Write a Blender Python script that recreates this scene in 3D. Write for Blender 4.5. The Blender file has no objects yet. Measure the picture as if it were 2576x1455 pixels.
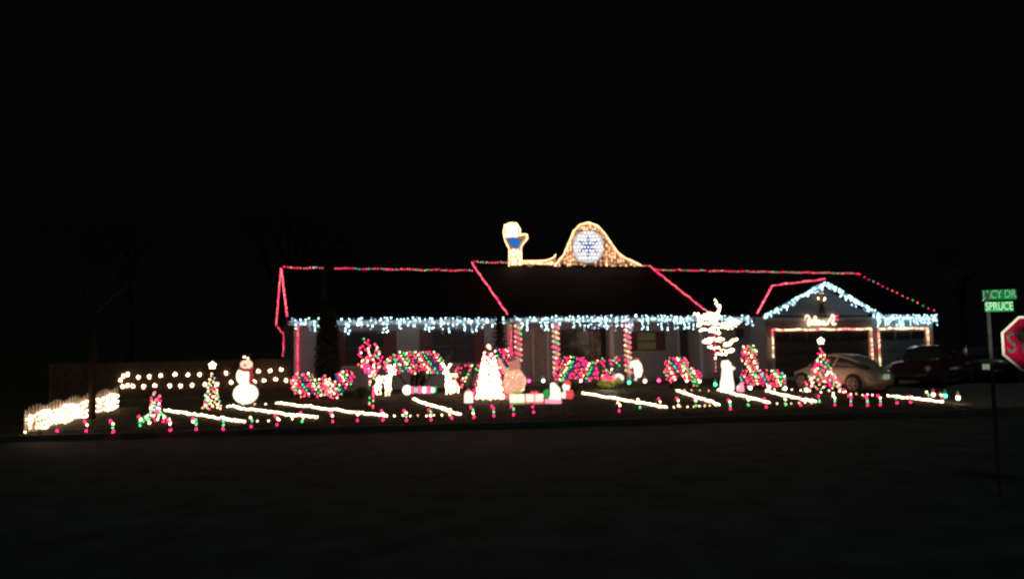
import bpy, math, random
from mathutils import Vector, Matrix
random.seed(7)
sc = bpy.context.scene
R = math.radians

# ------------------------------------------------------------------ camera, world, light, exposure
F = 1930.0                                   # focal length in pixels of a 2576 px wide frame
CAM = Vector((0, 0, 1.6))
ROT = Matrix.Rotation(R(94.16), 3, 'X') @ Matrix.Rotation(R(-1.0), 3, 'Z')
cd = bpy.data.cameras.new('camera')
cam = bpy.data.objects.new('camera', cd)
sc.collection.objects.link(cam)
cam.matrix_world = Matrix.Translation(CAM) @ ROT.to_4x4()
cd.sensor_width = 36
cd.lens = F / 2576 * 36
cd.clip_end = 3000
cd.dof.use_dof = True                        # the phone missed its focus: lights turn to small discs
cd.dof.focus_distance = 4.0
cd.dof.aperture_fstop = 1.9
sc.camera = cam

w = bpy.data.worlds.new('World'); sc.world = w; w.use_nodes = True
bg = w.node_tree.nodes['Background']
bg.inputs[0].default_value = (0.92, 1.0, 0.98, 1); bg.inputs[1].default_value = 0.0013

sd = bpy.data.lights.new('moon', 'SUN'); sd.energy = 0.15; sd.angle = R(12); sd.color = (0.80, 1.0, 0.98)
so = bpy.data.objects.new('moon', sd); sc.collection.objects.link(so)
so.rotation_euler = (R(38), R(-8), 0)

hd = bpy.data.lights.new('headlamp', 'SPOT'); hd.energy = 5600; hd.spot_size = R(11); hd.spot_blend = 0.5
hd.color = (1.0, 1.0, 0.86); hd.shadow_soft_size = 0.08
ho = bpy.data.objects.new('headlamp', hd); sc.collection.objects.link(ho)
ho.location = (1.2, 0.6, 0.9)
ho.rotation_euler = (Vector((6.7, 10.3, 2.25)) - Vector(ho.location)).to_track_quat('-Z', 'Y').to_euler()

sc.view_settings.view_transform = 'Standard'; sc.view_settings.look = 'None'
sc.view_settings.exposure = 0; sc.view_settings.gamma = 1
sc.render.engine = 'CYCLES'
sc.cycles.use_denoising = True
sc.cycles.max_bounces = 4
sc.cycles.sample_clamp_indirect = 3

# ------------------------------------------------------------------ where things stand
def ray(x, y):
    return ROT @ Vector(((x - 1288) / F, -(y - 727.5) / F, -1))
def at(x, y, Y):
    d = ray(x, y); return CAM + d * (Y / d.y)
AN = R(19.5); CA, SA = math.cos(AN), math.sin(AN); OX, OY = -8.1, 27.7
def H(u, v, z):                              # house frame: u along the front, v into the depth
    return Vector((OX + u * CA - v * SA, OY + u * SA + v * CA, z))
def hp(x, y, v):                             # point of a plane parallel to the front
    d = ray(x, y); s = (v - (-SA * (CAM.x - OX) + CA * (CAM.y - OY))) / (-SA * d.x + CA * d.y)
    P = CAM + d * s
    return (P.x - OX) * CA + (P.y - OY) * SA, P.z
KERB = 20.2
def zg(X, Y):
    wv = Y - .1 * X
    wh = max(27.0, OY + (X - OX) * .354 - .1 * X) - 1.0
    t = (wv - KERB) / (wh - KERB)
    return -.4 + .4 * max(0, min(1, t))
def G(x, y):                                 # point of the lawn
    d = ray(x, y); a, b = 5.0, 80.0
    for _ in range(50):
        m = (a + b) / 2; P = CAM + d * (m / d.y)
        if P.z > zg(P.x, P.y): a = m
        else: b = m
    P = CAM + d * (a / d.y); P.z = zg(P.x, P.y)
    return P
def mpp(P): return P.y / F                   # metres per pixel of the 2576 px frame at a point

# ------------------------------------------------------------------ materials
MATS = {}
def mat(name, col, rough=.7, emit=None, es=0, metal=0, noise=.25, nscale=8, bump=0, coat=0, trans=0, spec=.5):
    if name in MATS: return MATS[name]
    m = bpy.data.materials.new(name); m.use_nodes = True; nt = m.node_tree
    b = nt.nodes['Principled BSDF']
    b.inputs['Roughness'].default_value = rough; b.inputs['Metallic'].default_value = metal
    b.inputs['Coat Weight'].default_value = coat; b.inputs['Specular IOR Level'].default_value = spec if rough < .85 else .12
    tc = nt.nodes.new('ShaderNodeTexCoord')
    n = nt.nodes.new('ShaderNodeTexNoise'); n.inputs['Scale'].default_value = nscale; n.inputs['Detail'].default_value = 5
    nt.links.new(tc.outputs['Object'], n.inputs['Vector'])
    cr = nt.nodes.new('ShaderNodeValToRGB')
    cr.color_ramp.elements[0].position = .3; cr.color_ramp.elements[1].position = .7
    cr.color_ramp.elements[0].color = (*[c * (1 - noise) for c in col], 1)
    cr.color_ramp.elements[1].color = (*[min(1, c * (1 + noise)) for c in col], 1)
    nt.links.new(n.outputs['Fac'], cr.inputs['Fac']); nt.links.new(cr.outputs['Color'], b.inputs['Base Color'])
    if bump:
        bp = nt.nodes.new('ShaderNodeBump'); bp.inputs['Strength'].default_value = bump; bp.inputs['Distance'].default_value = .02
        nt.links.new(n.outputs['Fac'], bp.inputs['Height']); nt.links.new(bp.outputs['Normal'], b.inputs['Normal'])
    if emit:
        b.inputs['Emission Color'].default_value = (*emit, 1); b.inputs['Emission Strength'].default_value = es
    MATS[name] = m; return m
def glow(name, col, s):
    if name in MATS: return MATS[name]
    m = bpy.data.materials.new(name); m.use_nodes = True; nt = m.node_tree
    for n in list(nt.nodes): nt.nodes.remove(n)
    e = nt.nodes.new('ShaderNodeEmission'); e.inputs[0].default_value = (*col, 1); e.inputs[1].default_value = s
    o = nt.nodes.new('ShaderNodeOutputMaterial'); nt.links.new(e.outputs[0], o.inputs[0])
    MATS[name] = m; return m

siding = mat('vinyl_siding', (.33, .31, .33), .55, noise=.08, nscale=3, bump=.1)
trim = mat('white_trim', (.62, .60, .60), .5, noise=.06)
shutter_m = mat('shutter_paint', (.14, .035, .04), .55, noise=.15)
dark_glass = mat('window_glass', (.05, .05, .055), .12, noise=.2, nscale=1.5)
blind_m = mat('window_blind', (.22, .20, .10), .7, emit=(.30, .28, .11), es=.05, noise=.08)
roof_m = mat('roof_shingle', (.014, .012, .012), .9, noise=.45, nscale=7, bump=.6)
garage_m = mat('garage_door_paint', (.10, .075, .07), .6, noise=.12)
garage_b = mat('garage_door_paint_pale', (.22, .24, .28), .6, noise=.12)
door_m = mat('door_paint', (.05, .045, .05), .5)
wood = mat('fence_wood', (.13, .085, .065), .85, noise=.35, nscale=9, bump=.4)
picket_m = mat('picket_paint', (.55, .50, .45), .6, noise=.12)
bark = mat('tree_bark', (.035, .028, .022), .9, noise=.4, nscale=12, bump=.8)
leaf = mat('evergreen_leaf', (.012, .018, .012), .7, noise=.4, nscale=5)
bush_leaf = mat('bush_leaf', (.06, .10, .05), .65, noise=.4, nscale=6)
pale_leaf = mat('yellow_leaf', (.34, .40, .06), .6, noise=.3, nscale=6)
wire = mat('green_wire', (.02, .03, .02), .5, noise=.1)
metal = mat('grey_metal', (.10, .10, .10), .45, metal=.6, noise=.2)
black = mat('black_rubber', (.02, .02, .02), .8, noise=.1)
tan_board = mat('painted_board', (.62, .44, .30), .7, noise=.15, nscale=4)
white_plastic = glow('white_plastic_lit', (1.0, .84, .66), 1.5)

LG = {'red': glow('bulb_red', (1.0, .018, .14), 5.2), 'pink': glow('bulb_coral', (1.0, .12, .14), 4),
      'warm': glow('bulb_warm', (1.0, .60, .33), 6.5), 'green': glow('bulb_green', (.06, .62, .17), 3.6),
      'blue': glow('bulb_blue', (.05, .11, .42), 1.4), 'cool': glow('bulb_cool', (.55, .95, 1.0), 7),
      'dim': glow('bulb_cool_dim', (.40, .55, .90), 2), 'teal': glow('bulb_teal', (.10, .55, .55), 3),
      'rope': glow('bulb_warm_bright', (1.0, .70, .42), 9), 'soft': glow('bulb_warm_soft', (1.0, .50, .28), 3)}

# ------------------------------------------------------------------ mesh helpers
def woff(o):
    v = Vector((0, 0, 0))
    while o: v += Vector(o.location); o = o.parent
    return v
class MB:
    def __init__(s): s.v = []; s.f = []
    def add(s, vs, fs):
        b = len(s.v); s.v += [Vector(v) for v in vs]; s.f += [tuple(i + b for i in f) for f in fs]; return s
    def box(s, c, sz, rz=0):
        c = Vector(c); m = Matrix.Rotation(rz, 3, 'Z')
        p = [c + m @ Vector((x * sz[0] / 2, y * sz[1] / 2, z * sz[2] / 2)) for z in (-1, 1) for y in (-1, 1) for x in (-1, 1)]
        return s.add(p, [(0, 2, 3, 1), (4, 5, 7, 6), (0, 1, 5, 4), (2, 6, 7, 3), (0, 4, 6, 2), (1, 3, 7, 5)])
    def hbox(s, u0, u1, v0, v1, z0, z1):     # box in the house frame
        p = [H(u, v, z) for z in (z0, z1) for v in (v0, v1) for u in (u0, u1)]
        return s.add(p, [(0, 2, 3, 1), (4, 5, 7, 6), (0, 1, 5, 4), (2, 6, 7, 3), (0, 4, 6, 2), (1, 3, 7, 5)])
    def prism(s, pts, d):                    # polygon extruded by vector d
        n = len(pts); pts = [Vector(p) for p in pts]; d = Vector(d)
        return s.add(pts + [p + d for p in pts], [tuple(range(n))[::-1], tuple(range(n, 2 * n))] + [(i, (i + 1) % n, n + (i + 1) % n, n + i) for i in range(n)])
    def tube(s, pts, r, n=6, cap=True):
        pts = [Vector(p) for p in pts]; rs = r if isinstance(r, (list, tuple)) else [r] * len(pts); b = len(s.v)
        for i, p in enumerate(pts):
            t = (pts[min(i + 1, len(pts) - 1)] - pts[max(i - 1, 0)]).normalized()
            a = t.cross(Vector((0, 0, 1)) if abs(t.z) < .9 else Vector((1, 0, 0))).normalized(); c = t.cross(a)
            for k in range(n):
                q = 2 * math.pi * k / n; s.v.append(p + (a * math.cos(q) + c * math.sin(q)) * rs[i])
        for i in range(len(pts) - 1):
            for k in range(n):
                k2 = (k + 1) % n; s.f.append((b + i * n + k, b + i * n + k2, b + (i + 1) * n + k2, b + (i + 1) * n + k))
        if cap:
            s.f.append(tuple(b + k for k in range(n))[::-1]); s.f.append(tuple(b + (len(pts) - 1) * n + k for k in range(n)))
        return s
    def ball(s, c, r, n=12, m=8):
        c = Vector(c); r = Vector(r) if not isinstance(r, (int, float)) else Vector((r, r, r)); b = len(s.v)
        s.v.append(c + Vector((0, 0, -r.z)))
        for i in range(1, m):
            th = -math.pi / 2 + math.pi * i / m
            for k in range(n):
                q = 2 * math.pi * k / n
                s.v.append(c + Vector((r.x * math.cos(th) * math.cos(q), r.y * math.cos(th) * math.sin(q), r.z * math.sin(th))))
        s.v.append(c + Vector((0, 0, r.z))); top = len(s.v) - 1
        for k in range(n):
            k2 = (k + 1) % n
            s.f.append((b, b + 1 + k2, b + 1 + k)); s.f.append((top, top - n + k, top - n + k2))
            for i in range(m - 2): s.f.append((b + 1 + i * n + k, b + 1 + i * n + k2, b + 1 + (i + 1) * n + k2, b + 1 + (i + 1) * n + k))
        return s
    def lathe(s, c, prof, n=20):             # prof: (radius, z)
        return s.tube([Vector(c) + Vector((0, 0, z)) for r, z in prof], [max(r, .002) for r, z in prof], n)
    def build(s, name, m, parent=None, smooth=False, kind=None, M=None):
        me = bpy.data.meshes.new(name); vs = s.v
        if M is not None: vs = [M @ v for v in vs]
        o = woff(parent) if parent else Vector((0, 0, 0))
        me.from_pydata([tuple(v - o) for v in vs], [], s.f); me.materials.append(m)
        if smooth: me.polygons.foreach_set('use_smooth', [True] * len(me.polygons))
        me.update()
        ob = bpy.data.objects.new(name, me); sc.collection.objects.link(ob)
        if parent: ob.parent = parent
        if kind: ob['kind'] = kind
        return ob
def thing(name, label, cat, loc, group=None):
    o = bpy.data.objects.new(name, None); sc.collection.objects.link(o); o.location = loc; o.empty_display_size = .1
    o['label'] = label; o['category'] = cat
    if group: o['group'] = group
    return o
BULB = {}
def bulb_mesh(c):
    if c not in BULB:
        b = MB().tube([(0, 0, -.020), (0, 0, -.008), (0, 0, .020), (0, 0, .044)], [.006, .022, .020, .003], 6)
        me = bpy.data.meshes.new('bulb_' + c); me.from_pydata([tuple(v) for v in b.v], [], b.f); me.materials.append(LG[c]); me.update()
        BULB[c] = me
    return BULB[c]
def bulb(parent, c, P, s=1.0, off=None):
    o = bpy.data.objects.new('bulb', bulb_mesh(c)); sc.collection.objects.link(o); o.parent = parent
    o.location = Vector(P) - (off if off is not None else woff(parent)); o.scale = (s, s, s)
    o.rotation_euler = (random.uniform(-1.2, 1.2), random.uniform(-1.2, 1.2), 0)
    return o
def pick(pal):
    r = random.random() * sum(p[1] for p in pal)
    for c, q in pal:
        r -= q
        if r <= 0: return c
    return pal[-1][0]
ROOFPAL = [('red', 3), ('pink', 6), ('green', 1.3), ('soft', 1.6), ('teal', .4)]
SOLIDRED = [('pink', 6), ('red', 3), ('teal', .25)]
MULTI = [('red', 5), ('pink', 3), ('warm', 2.2), ('green', 2), ('blue', 1.2), ('teal', .3)]
DOORPAL = [('warm', 6), ('pink', 2.6), ('red', 1.4), ('green', .6)]
def walk(pts, step):
    pts = [Vector(p) for p in pts]; out = []; carry = 0
    for a, b in zip(pts, pts[1:]):
        L = (b - a).length; t = carry
        while t < L: out.append(a + (b - a) * (t / L)); t += step
        carry = t - L
    return out
def light_string(pts, step, pal, label, s=1.0, jit=.012, gaps=(), group='strings of lights on the house', name='light_string', cat='light string', cord=True):
    t = thing(name, label, cat, pts[0], group)
    if cord: MB().tube(pts, .006, 3).build('cord', wire, t)
    o = woff(t); P = walk(pts, step); n = len(P)
    for i, p in enumerate(P):
        if any(a < i / n < b for a, b in gaps): continue
        q = p + Vector((random.uniform(-jit, jit), random.uniform(-jit, jit) - .02, random.uniform(-jit, jit) - .035 * abs(math.sin(i * step * 2.4)) * (group == 'strings of lights on the house')))
        bulb(t, pal if isinstance(pal, str) else pick(pal), q, s * random.uniform(.85, 1.15), o)
    return t
ORD = ['first', 'second', 'third', 'fourth', 'fifth', 'sixth', 'seventh', 'eighth', 'ninth', 'tenth', 'eleventh', 'twelfth', 'thirteenth',
       'fourteenth', 'fifteenth', 'sixteenth', 'seventeenth', 'eighteenth', 'nineteenth', 'twentieth']
ORD += ['twenty-' + w_ for w_ in ORD[:9]] + ['thirtieth'] + ['thirty-' + w_ for w_ in ORD[:9]] + ['fortieth'] + ['forty-' + w_ for w_ in ORD[:9]]

# ------------------------------------------------------------------ ground
def sheet(name, f, us, vs, m, kind='structure'):
    nv = len(vs); V_ = [f(u, v) for u in us for v in vs]
    Fc = [(i * nv + j, (i + 1) * nv + j, (i + 1) * nv + j + 1, i * nv + j + 1) for i in range(len(us) - 1) for j in range(nv - 1)]
    b = MB(); b.add(V_, Fc); o = b.build(name, m, smooth=True); o['kind'] = kind; return o
lawn_m = mat('lawn_soil', (.045, .040, .022), .95, noise=.5, nscale=2.2, bump=.7)
asphalt = mat('asphalt', (.040, .054, .051), .9, noise=.38, nscale=1.6, bump=.5)
concrete = mat('concrete', (.17, .16, .15), .85, noise=.22, nscale=1.8, bump=.25)
xs = [-400, -120, -60] + [-40 + i for i in range(81)] + [60, 120, 400]
ws = [KERB + .15 + i * .8 for i in range(34)] + [60, 120, 900]
sheet('lawn', lambda x, q: (x, q + .1 * x, zg(x, q + .1 * x)), xs, ws, lawn_m)
sheet('road', lambda x, q: (x, q + .1 * x, -.52), xs, [-60, 0, 6, 10, 14, 18, KERB - .02], asphalt)
for i in range(-11, 12):                     # kerb stones
    x0, x1 = i * 3.0, i * 3.0 + 2.985
    b = MB(); b.prism([(x0, KERB + .1 * x0, -.56), (x1, KERB + .1 * x1, -.56), (x1, KERB + .1 * x1, -.395), (x0, KERB + .1 * x0, -.395)], (-.017, .17, 0))
    k = b.build('kerb', mat('kerb_concrete', (.10, .09, .075), .9, noise=.35, nscale=3)); k['kind'] = 'structure'
def drive(u, t):                             # driveway from the garages down to the kerb
    a = H(u, -.75, 0); e = Vector((13.0 + (u - 20.3) * .62, 0, 0)); e.y = KERB + .15 + .1 * e.x
    P = a.lerp(e, t); return (P.x, P.y, zg(P.x, P.y) + .012)
sheet('driveway', drive, [20.3 + i * .5 for i in range(20)], [j / 14 for j in range(15)], concrete)

# ------------------------------------------------------------------ house
house = thing('house', 'long single-storey ranch house with dark roof, white siding and two garage doors', 'house', H(15, 4, 0))
def hbox(name, m, u0, u1, v0, v1, z0, z1, parent=None, **k):
    return MB().hbox(u0, u1, v0, v1, z0, z1).build(name, m, parent or house, **k)
hbox('wall', siding, .3, 8.6, .52, 8.7, -.5, 2.7)
hbox('wall', siding, 8.6, 17.6, 1.62, 8.7, -.5, 2.7)
hbox('wall', siding, 17.6, 20.2, .52, 8.0, -.5, 2.7)
hbox('wall', siding, 20.2, 29.8, -.58, 8.0, -.5, 2.7)
MB().prism([H(.3, .5, 2.7), H(.3, 8.7, 2.7), H(.3, 4.5, 4.82)], H(.42, 0, 0) - H(.3, 0, 0)).build('gable_wall', siding, house)
MB().prism([H(29.7, -.5, 2.7), H(29.7, 8.0, 2.7), H(29.7, 4.2, 4.9)], H(29.8, 0, 0) - H(29.7, 0, 0)).build('gable_wall', siding, house)
MB().prism([H(20.0, -.72, 2.7), H(26.0, -.72, 2.7), H(23.1, -.72, 4.1)], H(0, .12, 0) - H(0, 0, 0)).build('gable_wall', siding, house)
def boards(u0, u1, v, z0=.25, z1=2.7, c=.15, clip=None):
    z = z0
    while z < z1 - .01:
        a, b_ = (u0, u1) if clip is None else clip(z + c / 2)
        if b_ - a > .15:
            MB().add([H(a, v - .026, z), H(b_, v - .026, z), H(b_, v - .006, z + c - .004), H(a, v - .006, z + c - .004),
                      H(a, v, z), H(b_, v, z)], [(0, 1, 2, 3), (0, 4, 5, 1), (3, 2, 5, 4), (0, 3, 4), (1, 5, 2)]).build('siding_board', siding, house)
        z += c
boards(.3, 8.6, .52); boards(8.7, 17.55, 1.62); boards(17.6, 20.15, .52)
boards(20.2, 20.45, -.58); boards(20.45, 29.45, -.58, 2.14, 2.7); boards(26.1, 26.4, -.58, .25, 2.14); boards(29.5, 29.8, -.58, .25, 2.14)
boards(0, 0, -.72, 2.7, 4.1, clip=lambda z: (20.0 + (z - 2.7) * 2.21, 26.0 - (z - 2.7) * 2.07))
for u, v in ((.3, .5), (8.58, .5), (17.62, .5), (29.8, -.6)):
    hbox('corner_board', trim, u - .06, u + .06, v - .045, v + .05, -.1, 2.68)
def roofslab(name, a, b_, c, d, t=.13):
    return MB().prism([a, b_, c, d], (0, 0, -t)).build(name, roof_m, house)
for u0, u1, ve, vr, vb, ze, zr in ((-.02, 8.4, 0, 4.5, 9, 2.76, 4.93), (8.3, 17.45, -.32, 4.5, 9.3, 2.80, 5.32), (17.35, 19.72, -.30, 4.2, 8.7, 2.80, 5.08), (19.7, 30.2, -.72, 4.2, 8.7, 2.76, 5.08)):
    roofslab('roof', H(u0, ve, ze), H(u1, ve, ze), H(u1, vr, zr), H(u0, vr, zr))
    roofslab('roof', H(u0, vb, ze), H(u0, vr - .01, zr - .004), H(u1, vr - .01, zr - .004), H(u1, vb, ze))
    hbox('fascia', trim, u0 + .02, u1 - .02, ve + .02, ve + .05, ze - .30, ze - .135)
    hbox('soffit', trim, u0 + .02, u1 - .02, ve + .06, 1.7 if u0 > 8 and u0 < 10 else .5, ze - .30, ze - .28) if u0 < 17 else None
    hbox('ridge_cap', roof_m, u0, u1, vr - .12, vr + .12, zr - .03, zr + .025)
GP = H(23.1, -1.1, 4.30); GR = H(23.1, 2.5, 4.30)
roofslab('roof', H(19.65, -1.1, 2.76), GP, GR, H(19.65, -.69, 2.76), .11)
roofslab('roof', H(26.3, -1.1, 2.80), H(26.3, -.69, 2.80), GR, GP, .11)
def strip(name, m, A, B, h, d):
    A, B = Vector(A), Vector(B); MB().prism([A, B, B - Vector((0, 0, h)), A - Vector((0, 0, h))], d).build(name, m, house)
dv = H(0, .03, 0) - H(0, 0, 0)
strip('rake_board', trim, H(19.7, -1.13, 2.68), H(23.1, -1.13, 4.22), .16, dv)
strip('rake_board', trim, H(26.25, -1.13, 2.72), H(23.1, -1.135, 4.22), .16, dv)
MB().prism([H(19.8, -1.05, 2.56), H(26.2, -1.05, 2.56), H(26.2, -.75, 2.56), H(19.8, -.75, 2.56)], (0, 0, .03)).build('soffit', trim, house)
def window(x0, y0, x1, y1, v, shutters='both', mull=1, pane=None, label=None):
    u0, za = hp(x0, y0, v); u1, zb = hp(x1, y1, v); z0, z1 = min(za, zb), max(za, zb)
    wobj = MB().hbox(u0 - .06, u1 + .06, v - .06, v + .02, z0 - .06, z0).hbox(u0 - .06, u1 + .06, v - .06, v + .02, z1, z1 + .06) \
        .hbox(u0 - .06, u0, v - .055, v + .02, z0, z1).hbox(u1, u1 + .06, v - .055, v + .02, z0, z1).build('window', shutter_m, house)
    for i in range(mull + 1):
        a = u0 + (u1 - u0) * i / (mull + 1); b_ = u0 + (u1 - u0) * (i + 1) / (mull + 1)
        for zz0, zz1 in ((z0, (z0 + z1) / 2 - .015), ((z0 + z1) / 2 + .015, z1)):
            MB().hbox(a + .015, b_ - .015, v - .034, v - .030, zz0 + .01, zz1 - .01).build('pane', pane or dark_glass, wobj)
        if i: MB().hbox(a - .015, a + .015, v - .05, v, z0, z1).build('mullion', door_m, wobj)
    MB().hbox(u0, u1, v - .045, v - .03, (z0 + z1) / 2 - .015, (z0 + z1) / 2 + .015).build('sash_rail', door_m, wobj)
    MB().hbox(u0 - .1, u1 + .1, v - .09, v + .0, z0 - .1, z0 - .062).build('sill', trim, wobj)
    if label: wobj['label'] = label
    for sd_ in (0, 1):
        if shutters in ('both', 'lr'[sd_]):
            a = u0 - .46 if sd_ == 0 else u1 + .07; b_ = u0 - .07 if sd_ == 0 else u1 + .46
            sh = MB().hbox(a, a + .05, v - .055, v, z0 - .05, z1 + .05).hbox(b_ - .05, b_, v - .055, v, z0 - .05, z1 + .05) \
                .hbox(a + .05, b_ - .05, v - .052, v, z0 - .05, z0 + .02).hbox(a + .05, b_ - .05, v - .052, v, z1 - .02, z1 + .05).build('shutter', shutter_m, house)
            k = 9
            for q in range(k):
                zz = z0 + .03 + (z1 - z0 - .06) * q / k
                MB().add([H(a + .05, v - .045, zz), H(b_ - .05, v - .045, zz), H(b_ - .05, v - .02, zz + (z1 - z0 - .06) / k - .01), H(a + .05, v - .02, zz + (z1 - z0 - .06) / k - .01)], [(0, 1, 2, 3)]).build('slat', shutter_m, sh)
window(866, 836, 967, 914, .5); window(1085, 832, 1190, 908, .5, mull=1)
window(1410, 832, 1520, 905, 1.6, shutters=None, mull=2)
window(1602, 836, 1650, 878, 1.6, mull=0, pane=blind_m, label='small window with dimly lit yellowish blind')
def door(x0, x1, v, m, ytop=828, label=None):
    u0, z1 = hp(x0, ytop, v); u1, _ = hp(x1, ytop, v); z1 = min(z1, 2.2)
    d = hbox('door', m, u0, u1, v - .05, v, .05, z1)
    hbox('door_frame', trim, u0 - .08, u0 - .004, v - .06, v, .05, z1 + .08); hbox('door_frame', trim, u1 + .004, u1 + .08, v - .06, v, .05, z1 + .08)
    for a, b_ in ((.12, .45), (.55, .9)):
        MB().hbox(u0 + .15, u1 - .15, v - .062, v - .052, .05 + z1 * a, .05 + z1 * b_).build('door_panel', m, d)
    MB().ball(H(u1 - .1, v - .09, 1.0), .035).build('handle', metal, d, True)
    if label: d['label'] = label
door(1341, 1374, 1.6, mat('pale_door_paint', (.30, .26, .27), .5), label='pale front door under the porch')
door(1707, 1733, 1.6, door_m, label='dark door at the right end of the porch')
# porch posts
for x in (1303, 1398, 1578):
    u, _ = hp(x, 830, 0); hbox('porch_post', trim, u - .07, u + .07, -.07, .07, -.02, 2.5)
hbox('porch_floor', concrete, 8.66, 17.5, -.3, 1.6, -.4, .04)
u, _ = hp(1536, 830, 1.2); hbox('porch_post', trim, u - .1, u + .1, 1.1, 1.3, .04, 2.5)
# porch bench
# garage doors
def garage(u0, u1, v, m, cols, label):
    g = hbox('garage_door', m, u0, u1, v - .03, v + .02, 0, 2.03); g['label'] = label
    for r in range(4):
        for c in range(cols):
            a = u0 + (u1 - u0) * c / cols + .07; b_ = u0 + (u1 - u0) * (c + 1) / cols - .07; z = .5 * r
            MB().hbox(a, b_, v - .055, v - .031, z + .08, z + .44).build('panel', m if not (r == 3 and cols > 2) else dark_glass, g)
    hbox('door_frame', trim, u0 - .12, u0 - .003, v - .04, v + .02, 0, 2.14); hbox('door_frame', trim, u1 + .003, u1 + .12, v - .04, v + .02, 0, 2.14)
    hbox('door_frame', trim, u0, u1, v - .04, v + .02, 2.035, 2.14)
garage(20.6, 25.9, -.62, garage_m, 6, 'wide dark double garage door'); garage(26.55, 29.35, -.62, garage_b, 3, 'narrow bluish single garage door')
# roof pipe
MB().tube([H(20.4, 4.0, 4.8), H(20.4, 4.0, 5.45)], .03, 8).tube([H(20.25, 4.0, 5.35), H(20.55, 4.0, 5.35)], .012, 5).build('vent_pipe', metal, house)
u, z = hp(1860, 838, .5)
hbox('wall_vent', door_m, u - .2, u + .2, .44, .5, z - .22, z + .22)

# ------------------------------------------------------------------ light strings on the house
e = .03
light_string([H(.1, 4.5, 5.03), H(8.35, 4.5, 5.03)], .13, ROOFPAL, 'red and green light string along the left low roof ridge', gaps=((.19, .25),))
light_string([H(8.4, 4.5, 5.42), H(17.35, 4.5, 5.42)], .14, ROOFPAL, 'red light string along the high middle ridge under the lit dome board')
light_string([H(17.55, 4.2, 5.19), H(30.25, 4.2, 5.19)], .15, ROOFPAL, 'red and green light string along the right roof ridge above the garage')
light_string([H(-.03, 4.5, 4.95), H(-.03, .02, 2.80)], .11, SOLIDRED, 'red light string down the front slope edge at the far left')
light_string([H(-.04, 4.52, 4.95), H(-.04, 9.0, 2.75), H(.3, 8.75, 2.3), H(.26, 8.72, 1.2)], .12, SOLIDRED, 'red light string down the rear slope edge of the left gable end')
light_string([H(8.28, 4.5, 5.36), H(8.28, -.32, 2.84)], .10, SOLIDRED, 'red light string down the left edge of the raised middle roof')
light_string([H(17.44, 4.5, 5.40), H(17.44, -.32, 2.90)], .10, SOLIDRED, 'red light string down the right edge of the raised middle roof')
light_string([H(17.48, 4.52, 5.36), H(17.48, 5.6, 4.78)], .10, SOLIDRED, 'short red light string behind the right end of the middle ridge')
light_string([H(30.24, 4.2, 5.11), H(30.24, -.7, 2.80)], .34, ROOFPAL, 'sparse red light string down the far right roof edge')
light_string([GP + Vector((0, 0, .03)), GR + Vector((0, 0, .03)), H(19.7, -.72, 2.80)], .075, SOLIDRED, 'solid red light string along the garage gable ridge and valley')
u, _ = hp(750, 830, .4)
light_string([H(u, .40, 2.52), H(u, .40, .25)], .10, [('red', 4), ('pink', 4), ('green', 1.2)], 'red light string down the left corner of the house')
u, _ = hp(1286, 830, .3)
light_string([H(u, .3, 2.5), H(u, .3, 1.1)], .10, [('red', 4), ('pink', 4), ('green', 1.2)], 'straight red light string beside the leftmost porch post')
u, _ = hp(1797, 830, .4)
light_string([H(u, .40, 2.5), H(u, .40, .3)], .12, [('red', 4), ('green', 1.6)], 'red and green light string down the wall corner behind the branching tree')
for i, x in enumerate((1303, 1398, 1578)):
    u, _ = hp(x, 830, 0); pts = []
    z0 = (.9, .3, .3)[i]
    for k in range(int((2.45 - z0) / .012)):
        q = k * .36; r = .135; pts.append(H(u + r * math.cos(q), r * math.sin(q), 2.45 - k * .012))
    t = thing('spiral_light_string', 'red and green light string wound round the %s porch post' % ('left', 'middle', 'right')[i], 'light string', pts[0], 'strings of lights on the porch posts')
    MB().tube(pts, .005, 3).build('cord', wire, t); o = woff(t)
    for j, p in enumerate(walk(pts, .088)): bulb(t, pick([('pink', 4), ('red', 3), ('green', 2.2), ('teal', .8), ('warm', .8)]), p, 1.0, o)
light_string([H(20.48, -.70, .9), H(20.48, -.70, 2.09), H(26.02, -.70, 2.09), H(26.02, -.70, .5)], .078, DOORPAL, 'warm and red light string framing the wide garage door', s=.95)
light_string([H(26.44, -.70, .3), H(26.44, -.70, 2.09), H(29.46, -.70, 2.09), H(29.46, -.70, .9)], .078, DOORPAL, 'warm and red light string framing the narrow garage door', s=.95)

def icicles(A, B, label, dens=.155, drop=(2, 6), skip=()):
    A, B = Vector(A), Vector(B); L = (B - A).length; t = thing('icicle_lights', label, 'icicle lights', A, 'icicle lights along the eaves')
    MB().tube([A, B], .006, 3).build('cord', wire, t); o = woff(t); cords = MB(); n = int(L / dens); cnt = 0
    for i in range(n):
        f = (i + random.uniform(.2, .8)) / n
        if any(a < f < b for a, b in skip): continue
        p = A.lerp(B, f); k = random.randint(*drop); ln = k * .10
        cords.tube([p, p - Vector((0, 0, ln))], .004, 3)
        for j in range(k):
            if random.random() < .16 and j == 0: continue
            q = p + Vector((random.uniform(-.04, .04), random.uniform(-.02, .01), -.02 - j * .105 + random.uniform(-.05, .04)))
            c = 'dim' if random.random() < .28 else 'cool'
            if cnt < 298: bulb(t, c, q, random.uniform(.8, 1.15) * (1.6 if random.random() < .02 else 1), o); cnt += 1
    cords.build('drop_cord', wire, t, kind='stuff')
icicles(H(.05, -.05, 2.70), H(8.25, -.05, 2.70), 'cool white icicle lights under the left eave beside the dark column tree')
icicles(H(8.35, -.36, 2.72), H(17.4, -.36, 2.72), 'cool white icicle lights under the middle eave above the porch')
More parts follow.
